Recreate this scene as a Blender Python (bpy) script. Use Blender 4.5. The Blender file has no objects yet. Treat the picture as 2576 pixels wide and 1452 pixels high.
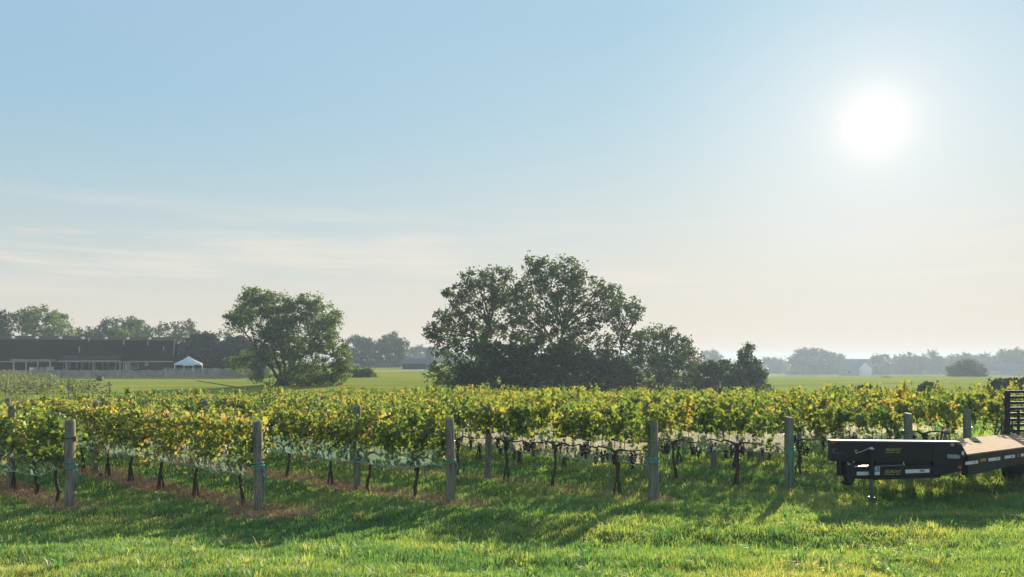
import bpy, bmesh, math, random
import numpy as np
from mathutils import Vector, Matrix

random.seed(7)
rng = np.random.default_rng(7)
SC = bpy.context.scene
COL = SC.collection
R = math.radians

# ------------------------------------------------------------------ camera
EYE = 2.6                      # eye height above the headland of the vineyard
FPX = 773.0                    # focal length in pixels of a 1024 wide picture
cam_d = bpy.data.cameras.new('camera')
cam_d.sensor_width = 36.0
cam_d.lens = FPX / 1024 * 36.0
cam_d.shift_y = (361 - 288.5) / 1024
cam_d.clip_start = 0.1
cam_d.clip_end = 20000
cam = bpy.data.objects.new('camera', cam_d)
cam.location = (0, 0, EYE)
cam.rotation_euler = (R(90), 0, 0)
COL.objects.link(cam)
SC.camera = cam

# ------------------------------------------------------------------ sun + sky
SUN = Vector((0.4696, 1.0, 0.3079)).normalized()
SUN_EL = math.asin(SUN.z)
SUN_AZ = math.atan2(SUN.x, SUN.y)
sun_d = bpy.data.lights.new('sun', 'SUN')
sun_d.energy = 5.0
sun_d.angle = R(0.6)
sun_d.color = (1.0, 0.87, 0.68)
sun = bpy.data.objects.new('sun', sun_d)
sun.rotation_euler = SUN.to_track_quat('Z', 'Y').to_euler()
sun.location = (60, 120, 60)
COL.objects.link(sun)

SKY_STRENGTH = 0.10
SC.view_settings.view_transform = 'Standard'
SC.view_settings.look = 'None'
SC.view_settings.exposure = 1.3
SC.view_settings.gamma = 1.0
SC.view_settings.use_curve_mapping = False
SC.cycles.max_bounces = 7
SC.cycles.diffuse_bounces = 3
SC.cycles.transmission_bounces = 5
SC.cycles.transparent_max_bounces = 10
SC.cycles.volume_bounces = 0
SC.cycles.use_denoising = True


class NT:
    """short hand for building node trees"""
    def __init__(s, tree):
        s.t = tree
        tree.nodes.clear()

    def n(s, kind, **kw):
        nd = s.t.nodes.new(kind)
        for k, v in kw.items():
            setattr(nd, k, v)
        return nd

    def l(s, a, b):
        s.t.links.new(a, b)

    def put(s, sock, v):
        if hasattr(v, 'is_linked') or hasattr(v, 'links'):
            s.l(v, sock)
        else:
            sock.default_value = v

    def math(s, op, a, b=0.0, c=0.0, clamp=False):
        nd = s.n('ShaderNodeMath', operation=op)
        nd.use_clamp = clamp
        for i, v in enumerate((a, b, c)):
            s.put(nd.inputs[i], v)
        return nd.outputs[0]

    def mix(s, f, a, b, mode='MIX'):
        nd = s.n('ShaderNodeMix', data_type='RGBA', blend_type=mode)
        s.put(nd.inputs[0], f)
        for sock, v in ((nd.inputs[6], a), (nd.inputs[7], b)):
            if isinstance(v, tuple):
                sock.default_value = (*v[:3], 1)
            else:
                s.l(v, sock)
        return nd.outputs[2]

    def ramp(s, f, stops, interp='LINEAR'):
        nd = s.n('ShaderNodeValToRGB')
        cr = nd.color_ramp
        cr.interpolation = interp
        while len(cr.elements) < len(stops):
            cr.elements.new(0.5)
        for e, (p, c) in zip(cr.elements, stops):
            e.position = p
            e.color = (*c, 1) if isinstance(c, tuple) else (c, c, c, 1)
        s.put(nd.inputs[0], f)
        return nd.outputs[0]

    def noise(s, vec, scale, detail=3, rough=0.55):
        nd = s.n('ShaderNodeTexNoise')
        nd.inputs['Scale'].default_value = scale
        nd.inputs['Detail'].default_value = detail
        nd.inputs['Roughness'].default_value = rough
        if vec is not None:
            s.l(vec, nd.inputs['Vector'])
        return nd.outputs['Fac']

    def mapping(s, vec, scale=(1, 1, 1), loc=(0, 0, 0), rot=(0, 0, 0)):
        nd = s.n('ShaderNodeMapping')
        nd.inputs['Scale'].default_value = scale
        nd.inputs['Location'].default_value = loc
        nd.inputs['Rotation'].default_value = rot
        s.l(vec, nd.inputs['Vector'])
        return nd.outputs[0]


world = bpy.data.worlds.new('World')
SC.world = world
world.use_nodes = True
W = NT(world.node_tree)
wout = W.n('ShaderNodeOutputWorld')
bg = W.n('ShaderNodeBackground')
bg.inputs['Strength'].default_value = SKY_STRENGTH
sky = W.n('ShaderNodeTexSky', sky_type='NISHITA')
sky.sun_disc = False
sky.sun_elevation = SUN_EL
sky.sun_rotation = SUN_AZ
sky.altitude = 100
sky.air_density = 1.0
sky.dust_density = 1.6
sky.ozone_density = 2.0
tc = W.n('ShaderNodeTexCoord')
dirv = tc.outputs['Generated']
sep = W.n('ShaderNodeSeparateXYZ')
W.l(dirv, sep.inputs[0])
# misty air evens the sky out: bright parts saturate towards the same milky white
elev = W.math('MAXIMUM', sep.outputs[2], 0.0)
def soften(half, full):
    """per channel full * c / (c + half)"""
    num = W.n('ShaderNodeVectorMath', operation='ADD')
    W.l(sky.outputs[0], num.inputs[0]); num.inputs[1].default_value = half
    frac = W.n('ShaderNodeVectorMath', operation='DIVIDE')
    W.l(sky.outputs[0], frac.inputs[0]); W.l(num.outputs[0], frac.inputs[1])
    mul = W.n('ShaderNodeVectorMath', operation='MULTIPLY')
    W.l(frac.outputs[0], mul.inputs[0]); mul.inputs[1].default_value = full
    return mul.outputs[0]


milk = W.mix(W.ramp(elev, [(0.10, 0.0), (0.40, 1.0)]), soften((2.8, 1.6, 0.9), (5.8, 6.25, 6.0)), soften((0.35, 0.55, 0.5), (3.15, 4.8, 5.85)))
mist = W.math('POWER', W.math('SUBTRACT', 1.0, W.math('MINIMUM', W.math('MULTIPLY', elev, 3.2), 1.0)), 1.7)
skyc = W.mix(W.math('MULTIPLY', mist, 0.9), milk, (6.1, 5.05, 3.95))
# thin streaks of cirrus low over the horizon
streak = W.noise(W.mapping(dirv, scale=(2.2, 2.2, 26.0), loc=(0.35, 0, 0.4)), 1.6, 5, 0.6)
band = W.math('MULTIPLY', W.ramp(elev, [(0.06, 0.0), (0.10, 1.0), (0.145, 1.0), (0.20, 0.0)]),
              W.ramp(streak, [(0.47, 0.0), (0.66, 1.0)]))
skyc = W.mix(W.math('MULTIPLY', band, 0.6), skyc, (6.3, 5.75, 5.05))
# the aureole of the low sun in the mist
dot = W.n('ShaderNodeVectorMath', operation='DOT_PRODUCT')
W.l(dirv, dot.inputs[0])
dot.inputs[1].default_value = SUN
ang = W.math('MULTIPLY', W.math('ARCCOSINE', W.math('MINIMUM', dot.outputs['Value'], 1.0)), 180 / math.pi / 20)
glow = W.ramp(ang, [(0.0, 1.0), (0.065, 1.0), (0.105, 0.82), (0.15, 0.58), (0.22, 0.42), (0.32, 0.30), (0.46, 0.19), (0.62, 0.08), (0.85, 0.0)], 'B_SPLINE')
skyc = W.mix(glow, skyc, (7.4, 7.35, 7.2))
veil = W.n('ShaderNodeVectorMath', operation='SCALE')
W.l(skyc, veil.inputs[0]); veil.inputs['Scale'].default_value = 0.57
W.l(veil.outputs[0], bg.inputs['Color'])
W.l(bg.outputs[0], wout.inputs['Surface'])

# ------------------------------------------------------------------ photograph -> place
K = 0.3975 / FPX


def D(dx, dy, Y):
    """point on the plane y=Y seen at (dx, dy) of the 2576 wide view"""
    return Vector(((dx - 1288) * K * Y, Y, EYE + (908 - dy) * K * Y))


def hit(dx, dy, O, e):
    """ray through (dx, dy) meets the upright plane through O along e -> (s, z)"""
    a, b = (dx - 1288) * K, (908 - dy) * K
    t = (O[0] * e[1] - O[1] * e[0]) / (a * e[1] - e[0])
    return ((a * t - O[0]) * e[0] + (t - O[1]) * e[1], EYE + b * t)


# ------------------------------------------------------------------ terrain
def softplus(v):
    return np.where(v > 20, v, np.log1p(np.exp(np.clip(v, -40, 20))))


def sstep(a, b, v):
    t = np.clip((v - a) / (b - a), 0, 1)
    return t * t * (3 - 2 * t)


def vnoise(x, y, seed=0):
    x = np.asarray(x, float); y = np.asarray(y, float)
    xi, yi = np.floor(x), np.floor(y)
    fx, fy = x - xi, y - yi
    fx = fx * fx * (3 - 2 * fx); fy = fy * fy * (3 - 2 * fy)

    def h(a, b):
        v = np.sin(a * 127.1 + b * 311.7 + seed * 74.7) * 43758.5453
        return v - np.floor(v)
    return (h(xi, yi) * (1 - fx) + h(xi + 1, yi) * fx) * (1 - fy) + (h(xi, yi + 1) * (1 - fx) + h(xi + 1, yi + 1) * fx) * fy


def gz(x, y):
    x = np.asarray(x, float); y = np.asarray(y, float)
    z = 0.083 * softplus((12.3 - y) / 1.2) * 1.2
    yb = np.minimum(y, 45)
    u = x / np.maximum(y, 5)
    z = z - (0.034 - 0.013 * sstep(0.22, 0.6, u)) * softplus((yb - 15.5) / 2) * 2
    w = sstep(-0.02, 0.34, u)
    zl = 1.20 * sstep(45, 112, y) + 0.15 * sstep(112, 220, y)
    zr = -1.75 * np.clip((y - 45) / 205, 0, 1) - 3.9 * np.clip((y - 250) / 220, 0, 1)
    z = z + zl * (1 - w) + zr * w
    near = 1 - sstep(30, 60, y)
    z = z + near * (0.05 * (vnoise(x * 0.55, y * 0.9, 3) - 0.5) + 0.03 * (vnoise(x * 1.7, y * 2.6, 5) - 0.5))
    z = z + (1 - sstep(11.5, 14, y)) * 0.14 * (vnoise(x * 0.22 + 3, y * 1.05 + 0.12 * x, 61) - 0.5)
    z = z + (1 - near) * 0.25 * (vnoise(x * 0.03, y * 0.03, 9) - 0.5)
    return z


def g(x, y):
    return float(gz(x, y))


# ------------------------------------------------------------------ materials
MATS = {}


def plain(name, col, rough=0.7, metal=0.0, var=0.0, scale=8.0, bump=0.0, spec=0.4):
    if name in MATS:
        return MATS[name]
    m = bpy.data.materials.new(name)
    m.use_nodes = True
    t = NT(m.node_tree)
    out = t.n('ShaderNodeOutputMaterial')
    p = t.n('ShaderNodeBsdfPrincipled')
    p.inputs['Roughness'].default_value = rough
    p.inputs['Metallic'].default_value = metal
    p.inputs['Specular IOR Level'].default_value = spec
    c = t.n('ShaderNodeTexCoord')
    if var > 0:
        f = t.noise(c.outputs['Object'], scale, 5)
        a = tuple(max(0, v * (1 - var)) for v in col)
        b = tuple(min(1, v * (1 + var)) for v in col)
        t.l(t.ramp(f, [(0.3, a), (0.7, b)]), p.inputs['Base Color'])
        if bump > 0:
            bn = t.n('ShaderNodeBump')
            bn.inputs['Strength'].default_value = bump
            t.l(f, bn.inputs['Height'])
            t.l(bn.outputs[0], p.inputs['Normal'])
    else:
        p.inputs['Base Color'].default_value = (*col, 1)
    t.l(p.outputs[0], out.inputs[0])
    MATS[name] = m
    return m


def foliage(name, stops, trans=0.5, tint=(1.25, 1.15, 0.6), gloss=0.05, patch=0.0, patch_scale=0.6, objvar=0.0):
    """leaf: diffuse + light through the leaf; colour from the leaf's own random number"""
    m = bpy.data.materials.new(name)
    m.use_nodes = True
    t = NT(m.node_tree)
    out = t.n('ShaderNodeOutputMaterial')
    at = t.n('ShaderNodeAttribute', attribute_name='rnd')
    f = at.outputs['Fac']
    if patch > 0:
        gp = t.n('ShaderNodeNewGeometry')
        ns = t.noise(gp.outputs['Position'], patch_scale, 3)
        f = t.math('ADD', f, t.math('MULTIPLY', t.math('SUBTRACT', ns, 0.5), patch), clamp=True)
    if objvar > 0:
        oi = t.n('ShaderNodeObjectInfo')
        f = t.math('ADD', f, t.math('MULTIPLY', t.math('SUBTRACT', oi.outputs['Random'], 0.5), objvar), clamp=True)
    c = t.ramp(f, stops)
    tc_ = t.mix(1.0, c, tint, 'MULTIPLY')
    df = t.n('ShaderNodeBsdfDiffuse')
    tr = t.n('ShaderNodeBsdfTranslucent')
    gl = t.n('ShaderNodeBsdfGlossy')
    gl.inputs['Roughness'].default_value = 0.55
    gl.inputs['Color'].default_value = (0.9, 0.9, 0.85, 1)
    t.l(c, df.inputs['Color'])
    t.l(tc_, tr.inputs['Color'])
    m1 = t.n('ShaderNodeMixShader')
    m1.inputs[0].default_value = trans
    t.l(df.outputs[0], m1.inputs[1]); t.l(tr.outputs[0], m1.inputs[2])
    m2 = t.n('ShaderNodeMixShader')
    m2.inputs[0].default_value = gloss
    t.l(m1.outputs[0], m2.inputs[1]); t.l(gl.outputs[0], m2.inputs[2])
    t.l(m2.outputs[0], out.inputs[0])
    MATS[name] = m
    return m


def net_material(name, col, lo, hi):
    """fine knotted mesh seen from afar: partly see-through, bunched in folds"""
    m = bpy.data.materials.new(name)
    m.use_nodes = True
    t = NT(m.node_tree)
    out = t.n('ShaderNodeOutputMaterial')
    df = t.n('ShaderNodeBsdfDiffuse'); df.inputs['Color'].default_value = (*col, 1)
    tr = t.n('ShaderNodeBsdfTranslucent'); tr.inputs['Color'].default_value = (*col, 1)
    tp = t.n('ShaderNodeBsdfTransparent')
    a = t.n('ShaderNodeMixShader'); a.inputs[0].default_value = 0.65
    t.l(df.outputs[0], a.inputs[1]); t.l(tr.outputs[0], a.inputs[2])
    b = t.n('ShaderNodeMixShader')
    c = t.n('ShaderNodeTexCoord')
    f = t.noise(t.mapping(c.outputs['Object'], scale=(1.0, 1.0, 0.5)), 26.0, 4, 0.6)
    t.l(t.ramp(f, [(0.35, lo), (0.68, hi)]), b.inputs[0])
    t.l(tp.outputs[0], b.inputs[1]); t.l(a.outputs[0], b.inputs[2])
    t.l(b.outputs[0], out.inputs[0])
    return m


def ground_material():
    m = bpy.data.materials.new('meadow_ground')
    m.use_nodes = True
    t = NT(m.node_tree)
    out = t.n('ShaderNodeOutputMaterial')
    p = t.n('ShaderNodeBsdfDiffuse')
    gp = t.n('ShaderNodeNewGeometry')
    pos = gp.outputs['Position']
    n1 = t.noise(pos, 0.06, 4)
    n2 = t.noise(pos, 1.3, 4)
    n3 = t.noise(t.mapping(pos, scale=(0.035, 0.33, 1.0), rot=(0, 0, 0.10)), 1.0, 3)
    grass = t.ramp(n2, [(0.3, (0.045, 0.08, 0.022)), (0.75, (0.11, 0.13, 0.045))])
    far = t.ramp(n1, [(0.35, (0.12, 0.215, 0.022)), (0.65, (0.22, 0.27, 0.04))])
    far = t.mix(t.ramp(n3, [(0.40, 0.0), (0.64, 0.9)]), far, (0.31, 0.28, 0.07))
    at = t.n('ShaderNodeAttribute', attribute_name='far')
    c = t.mix(at.outputs['Fac'], grass, far)
    st = t.n('ShaderNodeAttribute', attribute_name='straw')
    soil = t.ramp(n2, [(0.3, (0.17, 0.095, 0.052)), (0.7, (0.34, 0.215, 0.125))])
    c = t.mix(st.outputs['Fac'], c, soil)
    t.l(c, p.inputs['Color'])
    bn = t.n('ShaderNodeBump'); bn.inputs['Strength'].default_value = 0.6; bn.inputs['Distance'].default_value = 0.1
    t.l(t.noise(pos, 6.0, 4), bn.inputs['Height'])
    t.l(bn.outputs[0], p.inputs['Normal'])
    t.l(p.outputs[0], out.inputs[0])
    return m


def plank_material(name, a, b, axis_scale, rot=0.0):
    """boards with thin dark joints, worn and stained"""
    m = bpy.data.materials.new(name)
    m.use_nodes = True
    t = NT(m.node_tree)
    out = t.n('ShaderNodeOutputMaterial')
    p = t.n('ShaderNodeBsdfPrincipled')
    p.inputs['Roughness'].default_value = 0.95
    p.inputs['Specular IOR Level'].default_value = 0.05
    gp = t.n('ShaderNodeTexCoord')
    mp = t.mapping(gp.outputs['Object'], rot=(0, 0, rot))
    sp = t.n('ShaderNodeSeparateXYZ'); t.l(mp, sp.inputs[0])
    fr = t.math('FRACT', t.math('MULTIPLY', sp.outputs[1], axis_scale))
    joint = t.ramp(fr, [(0.0, 0.0), (0.06, 1.0), (0.94, 1.0), (1.0, 0.0)])
    n = t.noise(t.mapping(mp, scale=(1.0, 14.0, 1.0)), 2.0, 5)
    c = t.ramp(n, [(0.3, a), (0.7, b)])
    c = t.mix(joint, tuple(v * 0.3 for v in a), c)
    t.l(c, p.inputs['Base Color'])
    t.l(p.outputs[0], out.inputs[0])
    return m


def wood_post_material(name, a, b, c_):
    m = bpy.data.materials.new(name)
    m.use_nodes = True
    t = NT(m.node_tree)
    out = t.n('ShaderNodeOutputMaterial')
    p = t.n('ShaderNodeBsdfPrincipled')
    p.inputs['Roughness'].default_value = 0.85
    p.inputs['Specular IOR Level'].default_value = 0.2
    tc_ = t.n('ShaderNodeTexCoord')
    oi = t.n('ShaderNodeObjectInfo')
    vm = t.n('ShaderNodeVectorMath', operation='ADD')
    cb = t.n('ShaderNodeCombineXYZ')
    t.l(t.math('MULTIPLY', oi.outputs['Random'], 37.0), cb.inputs[2])
    t.l(tc_.outputs['Object'], vm.inputs[0]); t.l(cb.outputs[0], vm.inputs[1])
    grain = t.noise(t.mapping(vm.outputs[0], scale=(18, 18, 1.3)), 2.2, 6, 0.65)
    blot = t.noise(vm.outputs[0], 3.0, 4)
    c = t.ramp(grain, [(0.32, a), (0.5, b), (0.7, c_)])
    c = t.mix(t.ramp(blot, [(0.5, 0.0), (0.7, 0.55)]), c, (0.12, 0.17, 0.12))
    t.l(c, p.inputs['Base Color'])
    bn = t.n('ShaderNodeBump'); bn.inputs['Strength'].default_value = 0.5; bn.inputs['Distance'].default_value = 0.01
    t.l(grain, bn.inputs['Height']); t.l(bn.outputs[0], p.inputs['Normal'])
    t.l(p.outputs[0], out.inputs[0])
    return m


M_GROUND = ground_material()
M_NET = net_material('bird_netting', (0.27, 0.40, 0.30), 0.27, 0.44)
M_NET_BACKLIT = net_material('backlit_bird_netting', (0.58, 0.55, 0.43), 0.20, 0.50)  # cream colour stands in for sun shining through the netting
M_POST = wood_post_material('weathered_post', (0.085, 0.062, 0.045), (0.25, 0.21, 0.165), (0.40, 0.36, 0.30))
M_POSTG = wood_post_material('green_treated_post', (0.08, 0.085, 0.06), (0.19, 0.205, 0.15), (0.33, 0.335, 0.25))
M_BARK = plain('vine_bark', (0.085, 0.064, 0.048), 0.9, var=0.5, scale=20, bump=0.6, spec=0.15)
M_TBARK = plain('tree_bark', (0.075, 0.062, 0.048), 0.9, var=0.4, scale=4, spec=0.1)
M_ROPE = plain('teal_rope', (0.14, 0.33, 0.27), 0.7, var=0.2, scale=30)
M_GRAPE = plain('dark_grapes', (0.022, 0.014, 0.040), 0.5, var=0.4, scale=40)
M_WIRE = plain('steel_wire', (0.35, 0.35, 0.34), 0.45, 0.7)
M_BLACK = plain('black_paint', (0.009, 0.012, 0.019), 0.42, var=0.3, scale=3, spec=0.35)
M_BLACK2 = plain('dusty_black_paint', (0.016, 0.018, 0.022), 0.5, var=0.45, scale=5, spec=0.3)
M_TYRE = plain('tyre_rubber', (0.02, 0.02, 0.02), 0.85)
M_STEEL = plain('bright_steel', (0.6, 0.6, 0.58), 0.3, 0.8)
M_WHITE = plain('white_reflector', (0.78, 0.78, 0.76), 0.35, var=0.06, scale=12)
M_RED = plain('red_print', (0.42, 0.05, 0.06), 0.5)
M_GOLD = plain('gold_lettering', (0.42, 0.30, 0.11), 0.4)
M_ORANGE = plain('amber_lens', (0.55, 0.10, 0.03), 0.3)
M_BLUE = plain('blue_print', (0.06, 0.17, 0.36), 0.5)
M_GREYL = plain('grey_label', (0.30, 0.32, 0.32), 0.5, var=0.15, scale=30)
M_EDGE = plain('pale_edge', (0.30, 0.28, 0.25), 0.8, var=0.2, scale=6)

VINE_STOPS = [(0.0, (0.055, 0.105, 0.030)), (0.35, (0.12, 0.185, 0.040)), (0.58, (0.23, 0.27, 0.052)),
              (0.75, (0.35, 0.28, 0.072)), (0.90, (0.28, 0.155, 0.065)), (1.0, (0.17, 0.09, 0.045))]
M_VINE = foliage('vine_leaf', VINE_STOPS, 0.5, (1.6, 1.45, 0.8), 0.04, patch=0.8, patch_scale=1.1, objvar=0.25)
M_LEAF_A = foliage('broad_leaf_dark', [(0, (0.026, 0.056, 0.020)), (0.6, (0.055, 0.098, 0.028)), (1, (0.12, 0.15, 0.04))], 0.4, gloss=0.02, patch=0.4, patch_scale=0.25)
M_LEAF_B = foliage('broad_leaf_mid', [(0, (0.05, 0.10, 0.022)), (0.6, (0.095, 0.155, 0.034)), (1, (0.18, 0.21, 0.05))], 0.45, gloss=0.025, patch=0.4, patch_scale=0.25)
M_LEAF_D = foliage('evergreen_dark', [(0, (0.014, 0.026, 0.014)), (1, (0.03, 0.048, 0.022))], 0.15, gloss=0.02)
M_LEAF_F = foliage('far_leaf', [(0, (0.035, 0.06, 0.022)), (1, (0.085, 0.11, 0.04))], 0.35, gloss=0.02)
M_LEAF_W = foliage('warm_leaf', [(0, (0.08, 0.07, 0.03)), (1, (0.18, 0.13, 0.06))], 0.4, gloss=0.02)
M_GRASS = foliage('grass_blade', [(0.0, (0.08, 0.22, 0.075)), (0.30, (0.20, 0.33, 0.080)), (0.56, (0.38, 0.425, 0.11)), (0.80, (0.50, 0.475, 0.18)), (1.0, (0.58, 0.50, 0.30))],
                  0.5, (1.25, 1.2, 0.7), 0.05, patch=0.25, patch_scale=1.2)
M_STRAW = foliage('dry_straw', [(0, (0.26, 0.13, 0.065)), (0.5, (0.46, 0.27, 0.15)), (1, (0.62, 0.45, 0.28))], 0.25, (1, 0.9, 0.7), 0.03)


# ------------------------------------------------------------------ object helpers
def tag(o, label=None, cat=None, group=None, kind=None):
    if label: o['label'] = label
    if cat: o['category'] = cat
    if group: o['group'] = group
    if kind: o['kind'] = kind
    return o


def link(name, me, mat=None, parent=None):
    o = bpy.data.objects.new(name, me)
    COL.objects.link(o)
    if mat is not None and not me.materials:
        me.materials.append(mat)
    if parent is not None:
        o.parent = parent
    return o


def empty(name, loc, label, cat, group=None, rz=0.0):
    o = bpy.data.objects.new(name, None)
    o.empty_display_size = 0.2
    o.location = loc
    o.rotation_euler = (0, 0, rz)
    COL.objects.link(o)
    return tag(o, label, cat, group)


class MB:
    """collects boxes, prisms and tubes, then builds ONE mesh"""
    def __init__(s):
        s.v, s.f = [], []

    def add(s, v, f):
        o = len(s.v)
        s.v += [tuple(p) for p in v]
        s.f += [tuple(i + o for i in q) for q in f]

    def prism(s, poly, ext):
        n = len(poly)
        ext = Vector(ext)
        a = [Vector(p) for p in poly]
        s.add(a + [p + ext for p in a],
              [tuple(range(n))[::-1], tuple(range(n, 2 * n))] + [(i, (i + 1) % n, n + (i + 1) % n, n + i) for i in range(n)])

    def box(s, c, d, fr=None):
        c = Vector(c)
        ax = fr or (Vector((1, 0, 0)), Vector((0, 1, 0)), Vector((0, 0, 1)))
        h = [ax[i] * (d[i] / 2) for i in range(3)]
        s.add([c + h[0] * x + h[1] * y + h[2] * z for x in (-1, 1) for y in (-1, 1) for z in (-1, 1)],
              [(0, 1, 3, 2), (4, 6, 7, 5), (0, 4, 5, 1), (2, 3, 7, 6), (0, 2, 6, 4), (1, 5, 7, 3)])

    def tube(s, pts, rad, seg=6, cap=True):
        pts = [Vector(p) for p in pts]
        if not hasattr(rad, '__len__'):
            rad = [rad] * len(pts)
        o = len(s.v)
        ref = None
        for i, p in enumerate(pts):
            d = (pts[min(i + 1, len(pts) - 1)] - pts[max(i - 1, 0)])
            d = d.normalized() if d.length > 1e-9 else Vector((0, 0, 1))
            if ref is None:
                ref = d.orthogonal().normalized()
            ref = (ref - d * ref.dot(d))
            ref = ref.normalized() if ref.length > 1e-6 else d.orthogonal().normalized()
            b = d.cross(ref)
            for k in range(seg):
                a = 2 * math.pi * k / seg
                s.v.append(tuple(p + (ref * math.cos(a) + b * math.sin(a)) * rad[i]))
        for i in range(len(pts) - 1):
            for k in range(seg):
                k2 = (k + 1) % seg
                s.f.append((o + i * seg + k, o + i * seg + k2, o + (i + 1) * seg + k2, o + (i + 1) * seg + k))
        if cap:
            s.f.append(tuple(o + k for k in range(seg))[::-1])
            s.f.append(tuple(o + (len(pts) - 1) * seg + k for k in range(seg)))

    def build(s, name, mat, parent=None, origin=None, smooth=False, bevel=0.0):
        me = bpy.data.meshes.new(name)
        v = s.v
        if origin is not None:
            v = [(p[0] - origin[0], p[1] - origin[1], p[2] - origin[2]) for p in v]
        me.from_pydata(v, [], s.f)
        bm = bmesh.new(); bm.from_mesh(me)
        bmesh.ops.recalc_face_normals(bm, faces=bm.faces)
        if bevel > 0:
            bmesh.ops.bevel(bm, geom=[e for e in bm.edges if len(e.link_faces) == 2 and e.calc_face_angle(0) > 0.5],
                            offset=bevel, segments=2, affect='EDGES', clamp_overlap=True)
        bm.to_mesh(me); bm.free()
        if smooth:
            me.polygons.foreach_set('use_smooth', [True] * len(me.polygons))
        return link(name, me, mat, parent)


def fast_mesh(name, V, F, rnd=None):
    """V (n,3), F (m,3) triangles"""
    me = bpy.data.meshes.new(name)
    n, m = len(V), len(F)
    me.vertices.add(n)
    me.vertices.foreach_set('co', np.ascontiguousarray(V, np.float32).ravel())
    me.loops.add(m * 3)
    me.loops.foreach_set('vertex_index', np.ascontiguousarray(F, np.int32).ravel())
    me.polygons.add(m)
    me.polygons.foreach_set('loop_start', np.arange(0, m * 3, 3, dtype=np.int32))
    me.update(calc_edges=True)
    if rnd is not None:
        at = me.attributes.new('rnd', 'FLOAT', 'POINT')
        at.data.foreach_set('value', np.ascontiguousarray(rnd, np.float32))
    return me


VINE_T = np.array([(0, 0, 0), (-.5, .12, .14), (-.46, .68, .10), (0, 1.0, -.08), (.46, .68, .10), (.5, .12, .14), (0, .48, 0)], float)
VINE_F = np.array([(6, 0, 1), (6, 1, 2), (6, 2, 3), (6, 3, 4), (6, 4, 5), (6, 5, 0)])
LEAF_T = np.array([(0, -.5, 0), (-.34, 0, .10), (0, .5, -.05), (.34, 0, .10)], float)
LEAF_F = np.array([(0, 3, 2), (0, 2, 1)])


def leaves(C, size, T, F, rnd, hang=0.0, flat=1.0, r=rng):
    """scatter copies of a leaf outline; hang pulls the leaf axis downwards"""
    N = len(C)
    n = r.normal(size=(N, 3)); n[:, 2] *= flat
    n /= np.linalg.norm(n, axis=1)[:, None] + 1e-9
    b = r.normal(size=(N, 3)); b[:, 2] -= hang
    b -= n * (b * n).sum(1)[:, None]
    b /= np.linalg.norm(b, axis=1)[:, None] + 1e-9
    t = np.cross(b, n)
    size = np.asarray(size)[:, None, None]
    V = C[:, None, :] + size * (T[None, :, 0, None] * t[:, None, :] + T[None, :, 1, None] * b[:, None, :] + T[None, :, 2, None] * n[:, None, :])
    k = len(T)
    FF = F[None, :, :] + (np.arange(N) * k)[:, None, None]
    return V.reshape(-1, 3), FF.reshape(-1, 3), np.repeat(rnd, k)


def copy_thing(root, loc, rz=None, label=None, scale=None):
    c = root.copy(); COL.objects.link(c)
    c.location = loc
    if rz is not None: c.rotation_euler = (0, 0, rz)
    if scale is not None: c.scale = scale
    if label: c['label'] = label
    for ch in list(root.children):
        d = ch.copy(); COL.objects.link(d); d.parent = c
    return c


# ------------------------------------------------------------------ vineyard layout
RA = R(47.7)
RD = Vector((-math.sin(RA), math.cos(RA), 0))      # along the rows, away from the headland
RP = Vector((math.cos(RA), math.sin(RA), 0))       # across the rows
ENDS = [(-7.78, 13.62), (-4.38, 13.42), (-1.10, 14.05), (2.68, 14.6), (5.65, 15.75), (8.55, 16.7), (10.55, 17.9)]
for i in range(5):
    ENDS.append((ENDS[6][0] + 2.45 * (i + 1), ENDS[6][1] + 1.2 * (i + 1)))


def row_pt(i, t, off=0.0):
    x = ENDS[i][0] + RD.x * t + RP.x * off
    y = ENDS[i][1] + RD.y * t + RP.y * off
    return Vector((x, y, g(x, y)))


def straw_w(x, y):
    """how much of the ground is bare straw and soil: strips along the vine rows"""
    w = np.zeros_like(x)
    for i, (ex, ey) in enumerate(ENDS):
        t = (x - ex) * RD.x + (y - ey) * RD.y
        p = (x - ex) * RP.x + (y - ey) * RP.y
        p = p + 0.22 * (vnoise(x * 1.3, y * 1.3, 17 + i) - 0.5)
        s = (1 - sstep(0.28, 0.58, np.abs(p))) * sstep(-0.75, -0.35, t) * (1 - sstep(30, 34, t))
        k = 1.0 if i < 3 else (0.55 if i == 3 else 0.25)
        w = np.maximum(w, s * k)
    for (mx, my, r_) in ((-4.05, 13.1, 0.85), (-7.5, 13.4, 0.5), (-0.85, 13.8, 0.55), (2.75, 14.4, 0.5)):
        d = np.hypot((x - mx) * 0.8, (y - my) * 1.1) + 0.3 * (vnoise(x * 2, y * 2, 31) - 0.5)
        w = np.maximum(w, 0.9 * (1 - sstep(r_ * 0.6, r_, d)))
    return w


# ------------------------------------------------------------------ ground
def axis(lo, hi, fine_lo, fine_hi, step, grow):
    a = list(np.arange(fine_lo, fine_hi + 1e-6, step))
    s = step
    while a[-1] < hi:
        s *= grow; a.append(a[-1] + s)
    s = step
    while a[0] > lo:
        s *= grow; a.insert(0, a[0] - s)
    return np.array(a)


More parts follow.
